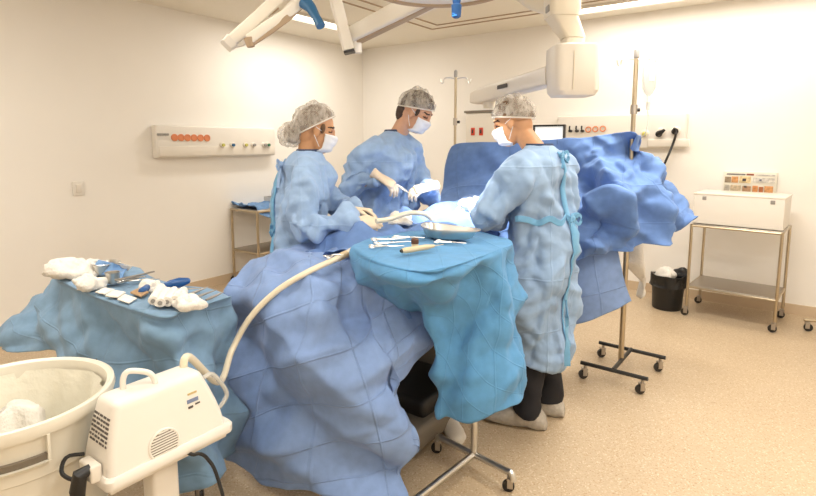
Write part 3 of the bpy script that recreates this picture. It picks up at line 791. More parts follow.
# patient drape: mound along the table up to the screen
cols = []
def vx(X, Y, Z): return Vector((X, Y, Z))
for i, y in enumerate((1.72, 2.0, 2.3, 2.6, 2.9, 3.2, 3.42)):
    h = (1.0, 1.07, 1.085, 1.10, 1.12, 1.13, 1.15)[i]
    cols.append([vx(tcx - .31, y, .70), vx(tcx - .30, y, .82), vx(tcx - .28, y, .95), vx(tcx - .2, y, h - .02), vx(tcx, y, h), vx(tcx + .2, y, h - .03), vx(tcx + .28, y, .93), vx(tcx + .30, y, .80), vx(tcx + .31, y, .68)])
tag(cloth('patient_drape', cols, 80, 70, M['screen'], [('f', 4.5, .26), ('f', 10, .14), ('n', 3, .015)]), 'blue drape over the patient between the staff and the screen', 'drape')
# white swabs lit by the lamp on it
for (x, y, d, s_, lab, z_) in ((474, 206, 2.95, .1, 'bright white swab on the patient under the round lamp', 1.16), (402, 222, 2.72, .075, 'folded white swab lying beside the suction hose on the drape', 1.1)):
    p = P(x, y, d)
    o = MB().ell(p, (s_, s_ * .7, s_ * .4), 22, 12).build('swab', M['gauze']); displace(o, [('c', 16, .8), ('n', 9, .03)]); tag(o, lab, 'swab', 'swabs on the patient drape' if False else None)

# screen drape
scr = [
 C((447, 160, 4.06), (443, 178, 4.02), (441, 190, 3.98), (440, 199, 3.92), (432, 206, 3.8), (418, 213, 3.6)),
 C((456, 144, 4.05), (454, 165, 4.0), (453, 184, 3.95), (455, 196, 3.88), (455, 206, 3.7), (445, 216, 3.45)),
 C((500, 142, 3.80), (499, 162, 3.76), (500, 180, 3.72), (500, 196, 3.64), (501, 206, 3.5), (497, 216, 3.3)),
 C((545, 140, 3.58), (546, 165, 3.52), (548, 190, 3.45), (550, 215, 3.36), (556, 240, 3.24), (560, 260, 3.14)),
 C((580, 138, 3.42), (582, 165, 3.36), (582, 190, 3.26), (582, 215, 3.14), (582, 240, 3.05), (583, 257, 3.02)),
 C((606, 134.5, 3.32), (608, 160, 3.28), (606, 185, 3.16), (604, 210, 3.03), (606, 236, 3.02), (607, 253, 3.02)),
 C((630, 131.5, 3.24), (632, 150, 3.22), (634, 178, 3.12), (638, 206, 3.06), (640, 232, 3.06), (640, 248, 3.06)),
 C((637, 134, 3.21), (645, 152, 3.20), (656, 178, 3.16), (668, 200, 3.14), (676, 220, 3.12), (668, 236, 3.12)),
 C((638, 136, 3.23), (648, 153, 3.25), (660, 175, 3.26), (672, 195, 3.28), (684, 212, 3.26), (691, 222, 3.2)),
 C((636, 137, 3.28), (642, 160, 3.36), (652, 180, 3.42), (664, 198, 3.44), (676, 212, 3.4), (688, 222, 3.3)),
]
def scr_mask(o): pass
so_ = tag(cloth('screen_drape', scr, 130, 80, M['screen'], [], thick=.0025), 'wide blue drape stretched between the drip stands as a screen', 'drape')
so_.modifiers.clear()
displace(so_, [('f', 3.0, .36), ('f', 6.5, .34), ('f', 12, .16), ('n', 2.5, .012)], mask=lambda c: min(1, max(.12, ((c.dot(RT) / c.dot(FW0)) * FPX + CX - 545) / 55)))
md = so_.modifiers.new('thickness', 'SOLIDIFY'); md.thickness = .0025; md.offset = 0
low = [
 C((560, 252, 3.2), (563, 280, 3.16), (566, 305, 3.14), (570, 326, 3.12)),
 C((580, 250, 3.16), (583, 275, 3.12), (586, 300, 3.11), (588, 321, 3.10)),
 C((600, 248, 3.14), (603, 270, 3.11), (608, 292, 3.10), (610, 311, 3.10)),
 C((617, 247, 3.14), (621, 265, 3.12), (627, 285, 3.12), (632, 301, 3.12)),
]
tag(cloth('under_drape', low, 40, 40, M['drape'], [('f', 3, .1), ('n', 3, .015)]), 'lower blue drape hanging below the screen beside the surgeon in pale gown', 'drape')

# ================================================================== front instrument stand
UY, UX = Vector((RT * .6 + FW0 * .8)), Vector((RT * .8 - FW0 * .6))
pb = cv(.303, 2.278, 0)
e = empty('instrument_stand', pb, 'chrome instrument stand on a T base under the turquoise drape', 'stand')
jb = cv(.303, 2.278, .075)
f1, f2 = cv(.150, 2.405, .085), cv(.445, 2.12, .085)
f3 = cv(.01, 1.93, .085)
def footbar(a, b): 
    t = (b - a).normalized(); MB().tube(spline([a - Vector((0, 0, .0)), a.lerp(b, .5), b - t * .03, b, b + t * .012 - Vector((0, 0, .03))], 16), .0145, 12).build('foot', M['steel'], e)
footbar(jb, f1); footbar(jb, f2); footbar(jb, f3)
for f_ in (f1, f2, f3): caster(e, lift(f_, 0), .027, 'black', R(20))
MB().tube([jb - Vector((0, 0, .015)), lift(pb, .9)], .0155, 14).build('pole', M['steel'], e)
TCn = cv(.105, 2.24, 1.03)
MB().tube([lift(pb, .88), lift(pb, .99), TCn + Vector((0, 0, -.03))], .012, 10).build('bracket', M['steel'], e)
ang_t = math.atan2(UY.y, UY.x)
MB().box(TCn, (.40, .32, .02), rz=ang_t, bev=.008).build('tray', M['steel_b'], e)
ZM = 1.062
def zt(x, y): return PZ(x, y, ZM)
may = [
 [zt(372, 238), zt(362, 241), zt(353, 245)] + C((350, 250, 2.19), (350, 256, 2.18), (352, 262, 2.2), (356, 267, 2.24), (360, 270, 2.3), (366, 272, 2.36)),
 [zt(395, 234), zt(384, 243), zt(370, 255)] + C((366, 261, 2.02), (366, 270, 2.0), (372, 280, 2.02), (378, 290, 2.1), (385, 297, 2.18), (394, 302, 2.26)),
 [zt(410, 231), zt(405, 245), zt(398, 264)] + C((396, 270, 1.83), (398, 280, 1.80), (405, 288, 1.86), (412, 296, 2.02), (422, 308, 2.12), (430, 320, 2.16)),
 [zt(422, 230), zt(425, 245), zt(430, 268)] + C((430, 273, 1.78), (432, 284, 1.76), (440, 290, 1.90), (444, 318, 2.10), (437, 365, 2.08), (434, 411, 2.1)),
 [zt(436, 229), zt(446, 243), zt(456, 262)] + C((457, 266, 1.88), (460, 277, 1.88), (466, 286, 2.05), (462, 330, 2.13), (452, 378, 2.08), (448, 417, 2.07)),
 [zt(452, 229), zt(466, 241), zt(482, 253)] + C((483, 257, 2.02), (486, 265, 2.03), (486, 290, 2.13), (479, 330, 2.10), (472, 380, 2.03), (470, 424, 2.02)),
 [zt(468, 230), zt(482, 238), zt(502, 246)] + C((504, 249, 2.16), (505, 262, 2.15), (503, 292, 2.13), (501, 335, 2.11), (500, 380, 2.07), (500, 412, 2.06)),
 [zt(480, 232), zt(492, 236), zt(510, 242)] + C((513, 246, 2.25), (514, 262, 2.24), (516, 295, 2.22), (519, 340, 2.2), (522, 380, 2.16), (520, 401, 2.15)),
 [zt(478, 231), zt(488, 233), zt(500, 237)] + C((508, 240, 2.42), (511, 262, 2.42), (514, 300, 2.40), (518, 340, 2.36), (523, 370, 2.3), (523, 388, 2.26)),
]
mo = cloth('stand_drape', may, 110, 110, M['mayo'], [])
mo.modifiers.clear()
displace(mo, [('f', 3.4, .17), ('f', 7, .15), ('n', 3, .008)], mask=lambda c: min(1, max(.08, (ZM + .01 - c.z) / .10)))
md = mo.modifiers.new('thickness', 'SOLIDIFY'); md.thickness = .0025; md.offset = 0
tag(mo, 'turquoise drape covering the instrument stand and sagging to one side', 'drape')
ZI = ZM + .012
# kidney dish
kd = cv(.185, 2.27, ZI)
kA = PZ(424, 229, ZI + .02); kB = PZ(474, 236, ZI + .02); kc = (kA + kB) / 2; kl = (kB - kA).length; ka = math.atan2((kB - kA).y, (kB - kA).x)
def kidney(s_, z, n=40):
    out = []
    for k in range(n):
        q = 2 * math.pi * k / n; x = math.cos(q) * kl * .52 * s_; y = math.sin(q) * kl * .26 * s_
        y += -.16 * kl * (1 - (x / (kl * .52)) ** 2) * 1.0 + .06 * kl
        out.append(Vector((x, y, z)))
    return out
T = Matrix.Translation(kc) @ Matrix.Rotation(ka, 4, 'Z')
e = empty('kidney_dish', kc, 'steel kidney dish at the far edge of the turquoise stand', 'dish'); 
MB().loft([kidney(.1, .004), kidney(.8, .004), kidney(.86, .01), kidney(.98, .04), kidney(1.05, .042), kidney(1.05, .046), kidney(.97, .046), kidney(.84, .012), kidney(.1, .008)], True, True, T @ Matrix.Translation((0, 0, -.02))).build('bowl', M['steel'], e)
MB().loft([kidney(1.03, .04), kidney(1.065, .04), kidney(1.065, .047), kidney(1.03, .047), kidney(1.03, .04)], False, True, T @ Matrix.Translation((0, 0, -.02))).build('rolled_rim', M['steel'], e)

def clamp_tool(name, p, ang, L, label, group=None, open_=.012, m='steel'):
    """ring handled clamp lying flat"""
    T = Matrix.Translation(Vector(p)) @ Matrix.Rotation(ang, 4, 'Z')
    e = empty(name, p, label, 'instrument', group)
    for s_ in (-1, 1):
        q = MB().tube([(L * .5, s_ * .001, .004), (L * .12, s_ * .003, .004), (0, s_ * -.002, .004), (-L * .3, s_ * -open_, .004)], [.0015, .003, .0035, .0028], 6, mtx=T).build('shank', M[m], e)
        MB().torus((-L * .3 - .012, s_ * -(open_ + .006), .004), .012, .0025, 16, 6, mtx=T).build('finger_ring', M[m], q)
    MB().cyl((0, 0, .006), .004, .008, 10, mtx=T).build('pivot', M[m], e)
    return e
ANGI = math.atan2(RT.y, RT.x)
for i, (x, y, a_, L, lab) in enumerate(((388, 240, 8, .16, 'ring handled clamp nearest the far edge of the turquoise stand'), (392, 243.5, 20, .17, 'ring handled clamp second from the far edge of the turquoise stand'),
        (386, 247, 5, .15, 'ring handled clamp lying left of the tan handle on the turquoise stand'), (450, 243, -20, .14, 'ring handled clamp in front of the kidney dish on the stand'), (408, 238, -12, .15, 'ring handled clamp between the kidney dish and the other clamps'))):
    clamp_tool('clamp', PZ(x, y, ZI), ANGI + R(a_), L, lab, None)
a = PZ(402, 251, ZI + .014); b = PZ(434, 246, ZI + .014)
e = empty('electric_pencil', a, 'tan tapered handpiece lying at the front of the turquoise stand', 'handpiece')
MB().tube([a, a.lerp(b, .1), a.lerp(b, .75), b], [.008, .012, .011, .006], 12).build('body', M['tan'], e)
MB().tube([b, b + (b - a).normalized() * .05], [.003, .002], 8).build('tip', M['steel'], e)
MB().tube([a + (a - b).normalized() * .008, a], [.005, .008], 8).build('tail', M['dkmetal'], e)
c_ = PZ(415, 245, ZI + .012)
e = empty('small_bottle', c_, 'small brown capped vial beside the tan handpiece', 'vial')
MB().lathe([(.014, -.012), (.014, .004), (.011, .008)], 16, c_).build('vial_body', M['tan'], e)
MB().lathe([(.0155, .006), (.0155, .024), (.012, .027)], 16, c_).build('cap', M['tan2'], e)
# ================================================================== left instrument table
ZL = .90
FL, FRt, BRt, BL = PZ(61, 278, ZL), PZ(167, 318, ZL), PZ(226, 297, ZL), PZ(126, 264, ZL)
cT = (FL + FRt + BRt + BL) / 4
e = empty('instrument_table', lift(cT, 0), 'steel table under the grey blue drape at the left', 'table')
def inset(p, k=.9): return cT + (p - cT) * k
for p in (FL, FRt, BRt, BL):
    q = inset(p, .6)
    MB().tube([lift(q, .07), lift(q, ZL - .04)], .014, 10).build('leg', M['steel_b'], e); caster(e, lift(q, 0), .024, 'dkmetal')
top = [inset(p, .74) for p in (FL, FRt, BRt, BL)]
MB().add([lift(p, z) for z in (ZL - .035, ZL - .015) for p in top], [(3, 2, 1, 0), (4, 5, 6, 7), (0, 1, 5, 4), (1, 2, 6, 5), (2, 3, 7, 6), (3, 0, 4, 7)]).build('table_top', M['steel_b'], e, smooth=False)
def zl(x, y, dz=0): return PZ(x, y, ZL + dz)
def seq(top2, *low): return top2 + C(*low)
tbl = [
 seq([zl(140, 268), zl(126, 265), zl(112, 262, -.005)], (104, 266, 2.80), (80, 285, 2.84), (50, 300, 2.86), (25, 318, 2.86), (8, 330, 2.84)),
 seq([zl(142, 270), zl(115, 269), zl(80, 268)], (70, 272, 2.62), (46, 290, 2.66), (22, 308, 2.68), (4, 322, 2.68), (-6, 344, 2.6)),
 seq([zl(145, 273), zl(108, 274), zl(62, 277)], (55, 281, 2.42), (40, 300, 2.44), (24, 320, 2.44), (14, 334, 2.44), (20, 350, 2.40)),
 seq([zl(150, 276), zl(112, 282), zl(72, 284)], (70, 290, 2.22), (68, 315, 2.17), (62, 340, 2.14), (60, 352, 2.14), (62, 362, 2.14)),
 seq([zl(156, 279), zl(120, 288), zl(88, 292)], (86, 298, 2.12), (88, 330, 2.08), (88, 370, 2.06), (90, 405, 2.05), (90, 430, 2.05)),
 seq([zl(162, 281), zl(134, 294), zl(108, 300)], (106, 306, 2.01), (106, 340, 1.99), (110, 385, 1.98), (112, 425, 1.98), (114, 462, 1.98)),
 seq([zl(170, 283), zl(150, 299), zl(136, 309)], (135, 314, 1.90), (133, 350, 1.88), (137, 395, 1.88), (140, 440, 1.89), (144, 486, 1.90)),
 seq([zl(180, 285), zl(172, 300), zl(166, 316)], (165, 322, 1.82), (172, 355, 1.79), (182, 395, 1.79), (192, 440, 1.80), (198, 484, 1.82)),
 seq([zl(190, 287), zl(188, 298), zl(186, 310)], (188, 315, 1.88), (196, 345, 1.90), (204, 385, 1.90), (210, 425, 1.88), (214, 476, 1.86)),
 seq([zl(200, 288), zl(204, 296), zl(208, 303)], (210, 307, 1.97), (213, 335, 2.02), (216, 375, 2.05), (220, 420, 2.06), (222, 462, 2.08)),
 seq([zl(210, 289), zl(220, 292), zl(230, 297)], (232, 300, 2.10), (233, 330, 2.13), (234, 370, 2.15), (236, 410, 2.17), (238, 450, 2.20)),
]
to = cloth('table_drape', tbl, 120, 90, M['table'], [])
to.modifiers.clear()
displace(to, [('f', 3.4, .22), ('f', 8, .12), ('n', 3, .008)], mask=lambda c: min(1, max(.07, (ZL - c.z) / .10)))
md = to.modifiers.new('thickness', 'SOLIDIFY'); md.thickness = .0025; md.offset = 0
tag(to, 'grey blue drape over the instrument table at the left, hem near the cream tub', 'drape')
Z1 = ZL + .012
def heap(x, y, sx, sy, sz, name, label, amp=.03, ang=0, cat='swab'):
    p = PZ(x, y, Z1 + sz * .5)
    o = MB().ell((0, 0, 0), (sx, sy, sz), 30, 18).build(name, M['gauze']); me = o.data
    rot = Matrix.Rotation(ang, 3, 'Z')
    for v in me.vertices:
        v.co = rot @ v.co + p
    displace(o, [('c', 14, .5), ('c', 34, .5), ('n', 10, amp * .7)])
    for v in me.vertices: v.co.z = max(v.co.z, Z1 - .004)
    return tag(o, label, cat)
heap(72, 270, .115, .085, .045, 'gauze_heap', 'large white gauze heap at the far left of the table', .03, ANGI)
heap(88, 283, .065, .055, .042, 'gauze_heap', 'peaked white gauze heap in front of the steel bowl', .03)
heap(157, 286.5, .06, .034, .024, 'gauze_heap', 'white gauze mound behind the row of rolled swabs', .02)
heap(189, 303, .055, .04, .032, 'gauze_heap', 'white gauze lump at the front right of the table beside the rolled swabs', .025)
# rolled swabs
for i, (x0, y0, x1, y1) in enumerate(((153, 301, 160, 290), (160, 303, 167, 292), (167, 302, 175, 291), (175, 301, 183, 292))):
    a = PZ(x0, y0, Z1 + .02); b = PZ(x1, y1, Z1 + .02)
    o = MB().tube([a, a.lerp(b, .5), b], .0185, 14).build('swab_roll', M['gauze']); displace(o, [('n', 40, .01)])
    q = MB().tube([a + (a - b).normalized() * .002, a], .008, 10).build('roll_core', M['grey'], o)
    tag(o, ('rolled white swab at the left end of the row of four', 'second rolled white swab from the left in the row of four', 'third rolled white swab from the left in the row of four', 'rolled white swab at the right end of the row, touching the gauze lump')[i], 'swab', 'rolled swabs')
# flat packets
def pad(corners, h, name, m, label, cat='packet'):
    vs = [PZ(x, y, Z1 + .001) for x, y in corners]; n = len(vs)
    top_ = [v + Vector((0, 0, h)) for v in vs]
    o = MB().add(vs + top_, [tuple(range(n))[::-1], tuple(range(n, 2 * n))] + [(i, (i + 1) % n, (i + 1) % n + n, i + n) for i in range(n)]).build(name, M[m], smooth=False)
    b = o.modifiers.new('b', 'BEVEL'); b.width = min(.004, h * .4); b.segments = 2
    return tag(o, label, cat)
pad(((95, 293), (105, 288.5), (115, 290.5), (105, 295)), .006, 'gauze_pad', 'gauze', 'white folded gauze pad beside the peaked heap', 'swab')
pad(((105, 297), (114, 291.5), (126, 293.5), (118, 298.5)), .008, 'gauze_pad', 'gauze', 'thick white gauze pad in the middle of the pads', 'swab')
pad(((117, 300), (125, 295), (137, 299), (129, 304)), .005, 'gauze_pad', 'gauze', 'flat white gauze pad in front of the tan packet', 'swab')
pad(((130, 294), (138, 290), (149, 293.5), (141, 298)), .010, 'foil_packet', 'foil', 'small tan foil packet on the blue table drape')
# opened blue packaging at the back
cols = []
for u in range(5):
    row = []
    for v in range(4):
        p = PZ(90 + 7.5 * u + 3 * v, 272 + u * 1.6 - 4 * v + (2 if u > 2 else 0), Z1 + .01 + .05 * (v / 3) * (1 if u < 3 else .45)); row.append(p)
    cols.append(row)
tag(cloth('blue_wrap', cols, 24, 24, M['wrap'], [('c', 14, .3)], thick=.004), 'opened blue wrap at the back of the instrument table', 'wrap')
a, b, c, d_ = PZ(107, 262, Z1 + .05), PZ(132, 266, Z1 + .055), PZ(128, 270, Z1 + .03), PZ(112, 265, Z1 + .03)
o = MB().add([a, b, c, d_] + [q - Vector((0, 0, .004)) for q in (a, b, c, d_)], [(0, 1, 2, 3), (7, 6, 5, 4), (0, 4, 5, 1), (1, 5, 6, 2), (2, 6, 7, 3), (3, 7, 4, 0)]).build('paper_pouch', M['white'], smooth=False)
tag(o, 'white paper pouch lying on the blue wrap at the back of the table', 'packet')
# steel bowl with handle tool
p = PZ(107, 274, Z1); 
e = empty('steel_bowl', p, 'round steel bowl between the gauze heaps and the blue wrap', 'bowl')
MB().lathe([(.03, 0), (.045, .004), (.056, .05), (.06, .052), (.057, .054), (.044, .008), (0, .006)], 28, p, cap=False).build('bowl', M['steel'], e)
MB().lathe([(.0, .03), (.046, .03), (0, .034)], 20, p, cap=False).build('brown_fluid', M['tan2'], e)
p = PZ(113, 283, Z1)
e = empty('steel_cup', p, 'small steel cup in front of the steel bowl', 'cup')
MB().lathe([(.02, 0), (.024, .002), (.028, .045), (.0295, .047), (.026, .047), (.022, .006), (0, .005)], 22, p, cap=False).build('cup', M['steel'], e)
a = PZ(118, 280, Z1 + .03); b = PZ(154, 271.5, Z1 + .012)
e = empty('retractor', a, 'long grey steel retractor lying at the back of the table', 'instrument')
bar([a, a.lerp(b, .4), b], [.03, .02, .008], .006).build('blade', M['steel_b'], e)
# syringe like blue handled tools
a = PZ(163, 286, Z1 + .012); b = PZ(187, 281, Z1 + .02)
e = empty('blue_handled_tool', b, 'bright blue handled tool behind the white gauze mound', 'instrument')
MB().tube([a, a.lerp(b, .3), a.lerp(b, .7), b], [.010, .018, .021, .014], 12, round_end=True).build('handle', M['blue'], e)
MB().tube([a + (a - b) * .3, a], [.003, .004], 8).build('shaft', M['steel'], e)
a = PZ(142, 291, Z1 + .012); b = PZ(152, 284.5, Z1 + .012)
tag(MB().tube([a, a.lerp(b, .6), b], [.014, .014, .008], 10, round_end=True).build('blue_clip', M['blue']), 'small blue clip left of the white gauze mound', 'clip')
for i, (x, y, a_, L, lab) in enumerate(((138, 281, 15, .17, 'ring handled clamp behind the foil packet on the left table'), (182, 290, 8, .15, 'ring handled clamp behind the rolled swabs on the left table'))):
    clamp_tool('clamp', PZ(x, y, Z1 + .004), ANGI + R(a_), L, lab)
for i, (x0, y0, x1, y1, lab) in enumerate(((186, 296, 208, 287, 'straight steel probe beside the blue handled tool'), (191, 299, 216, 290, 'straight steel probe next to the gauze lump'), (206, 300, 224, 292, 'steel forceps nearest the large blue drape'), (130, 279, 146, 276, 'thin steel probe behind the ring handled clamp'))):
    a = PZ(x0, y0, Z1 + .006); b = PZ(x1, y1, Z1 + .006)
    q = MB().tube([a, a.lerp(b, .3), a.lerp(b, .7), b], [.004, .006, .004, .002], 8).build('probe', M['steel_b']); tag(q, lab, 'instrument')

# ================================================================== cream tub
BC = cv(-1.20, 1.515, 0); RB, HB = .275, .75
e = empty('waste_tub', BC, 'large round cream tub with a thick rim at the lower left', 'tub')
T = Matrix.Translation(BC) @ Matrix.Diagonal((.955, .955, 1, 1))
MB().lathe([(.0, 0), (.21, 0), (.222, .015), (.252, HB - .2), (.2555, HB - .17), (.262, HB - .165), (.270, HB - .05), (.272, HB - .045), (.285, HB - .04), (.292, HB - .02), (.289, HB - .003), (.281, HB), (.268, HB - .006), (.262, HB - .03), (.235, .12), (.2, .02), (0, .02)], 64, mtx=T, cap=False).build('tub_body', M['cream'], e)
# grip pocket facing the camera: a raised frame, and a taupe strip coloured as the slot's shade
fa = math.atan2(-BC.y, -BC.x)             # towards the room's middle
def on_tub(a, z, r): r *= .955; return BC + Vector((math.cos(a) * r, math.sin(a) * r, z))
A0, A1 = fa - R(20), fa + R(16.5)
def band(a0, a1, z0, z1, r0, r1, n=14):
    rings = []
    for i in range(n):
        a = a0 + (a1 - a0) * i / (n - 1); rings.append([on_tub(a, z0, r0), on_tub(a, z0, r1), on_tub(a, z1, r1 + .006), on_tub(a, z1, r0 + .004)])
    return MB().loft(rings)
fr = band(A0, A1, HB - .125, HB - .116, .258, .278)
b2_ = band(A1 - R(1.5), A1, HB - .125, HB - .04, .258, .281, 4); fr.add(b2_.v, b2_.f)
b2_ = band(A0, A0 + R(1.5), HB - .125, HB - .04, .258, .281, 4); fr.add(b2_.v, b2_.f)
fr.build('grip_frame', M['cream'], e)
band(A0 + R(1.5), A1 - R(1.5), HB - .115, HB - .095, .262, .2735).build('grip_slot_shade', M['taupe'], e)
ln = MB().lathe([(.240, HB - .03), (.228, HB - .12), (.212, HB - .26), (.18, HB - .36), (.1, HB - .40), (.0, HB - .39)], 48, BC, cap=False).build('liner', M['cream_in'], e)
displace(ln, [('n', 9, .014), ('f', 12, .2)])
hp = BC + Vector((.0, .0, HB - .24)); o = MB().ell(hp, (.15, .14, .12), 34, 18).build('paper_waste', M['gauze']); displace(o, [('c', 9, 1.0), ('n', 6, .05), ('c', 20, .5)])
tag(o, 'crumpled white paper waste inside the cream tub', 'paper')
tag(MB().tube([on_tub(fa + R(118), HB - .035, .2915), on_tub(fa + R(118), HB - .002, .293)], .0025, 6).build('dark_thread', M['dkmetal']), 'short dark thread caught over the rim of the cream tub', 'thread')

# ================================================================== suction machine on its stand
mX = (RT * .59 + FW0 * .807).normalized(); mY = (FW0 * .59 - RT * .807).normalized()      # along, and away
MO = cv(-.818, 1.34, .56)                       # front left bottom corner
mL, mD, mH = .39, .17, .215
T = Matrix((( mX.x, mY.x, 0, MO.x), (mX.y, mY.y, 0, MO.y), (0, 0, 1, MO.z), (0, 0, 0, 1)))
e = empty('suction_machine', T @ Vector((mL / 2, mD / 2, 0)), 'white suction machine with a carry handle and round fan grille', 'machine')
def rrect(x0, x1, y0, y1, z, r, n=6):
    out = []
    for cx_, cy_, a0 in ((x1 - r, y1 - r, 0), (x0 + r, y1 - r, 90), (x0 + r, y0 + r, 180), (x1 - r, y0 + r, 270)):
        for k in range(n): a = R(a0 + 90 * k / (n - 1)); out.append(Vector((cx_ + r * math.cos(a), cy_ + r * math.sin(a), z)))
    return out
def sec(f):       # cross section of the cover at height fraction f
    return (.004 + .036 * f ** 1.5, mL - .012 - .062 * f ** 1.4, .002 + .022 * f, mD - .004 - .03 * f)
MB().loft([rrect(-.004, mL + .008, -.006, mD + .004, -.012, .02), rrect(-.006, mL + .010, -.008, mD + .006, -.006, .022), rrect(-.006, mL + .010, -.008, mD + .006, .014, .022), rrect(0, mL + .004, -.002, mD, .022, .02)], True, True, T).build('base', M['white'], e)
rings = [rrect(*sec(f), .018 + (mH - .03) * f, .02) for f in (0, .25, .5, .75, .92, 1)]
x0, x1, y0, y1 = sec(1)
for k, (i_, dz) in enumerate(((.004, .008), (.011, .013), (.022, .016))): rings.append(rrect(x0 + i_, x1 - i_, y0 + i_, y1 - i_, .018 + mH - .03 + dz, .016))
MB().loft(rings, True, True, T).build('cover', M['white'], e)
zt_ = mH + .002
yc = (y0 + y1) / 2
MB().tube(spline([(x0 + .062, yc + .02, zt_ - .01), (x0 + .064, yc + .02, zt_ + .03), (x0 + .075, yc + .016, zt_ + .05), (x0 + .098, yc + .004, zt_ + .048), (x0 + .125, yc - .012, zt_ + .036), (x0 + .136, yc - .018, zt_ + .015), (x0 + .138, yc - .02, zt_ - .01)], 26), .0085, 12, mtx=T).build('handle', M['white'], e)
# front face frame for grille and label
def front(u, f): x0, x1, y0, y1 = sec(f); return Vector((u, y0, .018 + (mH - .03) * f))
n_f = (T.to_3x3() @ Vector((0, -1, .1))).normalized()
def fpt(u, f, off=0): return T @ front(u, f) + n_f * off
gu, gf = .165, .16; g0 = fpt(gu, gf, .001); gx = mX; gz = n_f.cross(gx).normalized() * -1
if gz.z < 0: gz = -gz
GT = Matrix(((gx.x, gz.x, n_f.x, g0.x), (gx.y, gz.y, n_f.y, g0.y), (gx.z, gz.z, n_f.z, g0.z), (0, 0, 0, 1)))
gr = MB().torus((0, 0, 0), .045, .004, 36, 8, mtx=GT).build('grille_ring', M['white'], e)
MB().lathe([(0, .0005), (.043, .0005), (.043, .002), (0, .002)], 36, mtx=GT, cap=False).build('grille_disc', M['taupe'], gr)
sl = MB()
for k in range(-5, 6):
    y = k * .0078; w = 2 * math.sqrt(max(0, .042 ** 2 - y * y)); sl.box((0, y, .003), (w, .0036, .003), mtx=GT @ Matrix.Rotation(R(0), 4, 'Z'))
sl.build('grille_slats', M['white'], gr, smooth=False)
rows = ((.255, .78, .030, .006, 'amber'), (.25, .66, .038, .012, 'lightprint'), (.252, .56, .016, .007, 'text'), (.276, .58, .016, .005, 'text'))
lb_ = None
for (u, f, w, h, mk) in rows:
    c_ = fpt(u + w / 2, f, .0012); LT = GT.copy(); LT.translation = c_
    MB().box((0, 0, 0), (w, h, .0012), mtx=LT).build('label_print', M[mk], e, smooth=False)
# printed panel on the end face
def endp(v, f, off=.001): x0, x1, y0, y1 = sec(f); return T @ Vector((x0 - off, y0 + (y1 - y0) * v, .018 + (mH - .03) * f))
rnd = random.Random(5)
for r_ in range(7):
    f = .82 - r_ * .064; v = .12
    while v < .84:
        w = rnd.uniform(.05, .15); v1 = min(v + w, .86)
        a, b, c, d_ = endp(v, f, .0013), endp(v1, f, .0013), endp(v1, f + .03, .0013), endp(v, f + .03, .0013)
        if r_ in (0, 1, 4, 5, 6) or rnd.random() < .75:
            dv = (T.to_3x3() @ Vector((1, 0, 0))) * .003
            MB().add([a, b, c, d_, a + dv, b + dv, c + dv, d_ + dv], [(0, 1, 2, 3), (7, 6, 5, 4), (0, 4, 5, 1), (1, 5, 6, 2), (2, 6, 7, 3), (3, 7, 4, 0)]).build('label_print', M['text'], e, smooth=False)
        v = v1 + rnd.uniform(.02, .05)
# inlet and plug at the end face
q = MB().box((-.012, mD * .42, .035), (.03, .075, .05), bev=.006, mtx=T).build('inlet', M['white2'], e)
MB().tube(spline([T @ Vector(v) for v in ((-.005, mD * .72, .06), (-.045, mD * .8, .065), (-.065, mD * .72, .035), (-.045, mD * .6, .01), (-.02, mD * .5, .01))], 16), .0055, 8).build('plug_clip', M['black'], q)
MB().tube([T @ Vector(v) for v in ((-.02, mD * .3, .05), (-.045, mD * .32, .045), (-.052, mD * .36, .0), (-.05, mD * .4, -.05))], [.014, .02, .02, .014], 12).build('plug_body', M['black'], q)
MB().tube(spline([T @ Vector(v) for v in ((-.05, mD * .4, -.05), (-.05, mD * .5, -.2), (.0, mD * .9, -.42), (.1, .2, -.535), (.2, .12, -.545), (.34, -.02, -.545))], 30), .006, 8).build('cable_tail', M['black'], q)
# stand below it
e2 = empty('machine_stand', lift(T @ Vector((mL / 2, mD / 2, 0)), 0), 'white pedestal stand on casters carrying the suction machine', 'stand')
MB().box((mL / 2, mD / 2, -.022), (mL - .02, mD - .02, .02), bev=.005, mtx=T).build('platform', M['white2'], e2)
MB().box((.19, mD / 2, -.25), (.085, .07, .44), bev=.012, mtx=T).build('column', M['white2'], e2)
zf = -MO.z
for sx, sy in ((-1, -1), (1, -1), (1, 1), (-1, 1)):
    c_ = Vector((.19 + sx * .16, mD / 2 + sy * .13, zf + .09)); 
    MB().tube([(.19, mD / 2, zf + .10), c_], .014, 10, mtx=T).build('foot', M['white2'], e2); caster(e2, T @ (c_ + Vector((0, 0, -.09))), .028, 'black')
# cable running off below
a = T @ Vector((.23, .0, -.05)); 
tag(MB().tube(spline([T @ Vector(v) for v in ((.235, .05, -.012), (.24, -.012, -.016), (.262, -.02, -.022), (.285, -.025, -.05), (.30, -.05, -.11), (.30, -.12, -.3), (.26, -.2, -.5), (.2, -.35, zf + .01), (.0, -.6, zf + .01))], 40), .0055, 8).build('power_cable', M['black']), 'black cable dangling from under the suction machine', 'cable')
# small side tube
s0 = T @ Vector((mL - .055, mD * .55, .15)); s1 = T @ Vector((mL - .012, mD * .55, .03))
tag(MB().tube(spline([s0, s0 + mX * .05 + Vector((0, 0, .012)), s0 + mX * .085 + Vector((0, 0, -.03)), s1 + mX * .065 + Vector((0, 0, .035)), s1 + mX * .03, s1], 26), .0075, 10).build('side_tube', M['clear']), 'short clear tube looping at the end of the suction machine', 'tube')
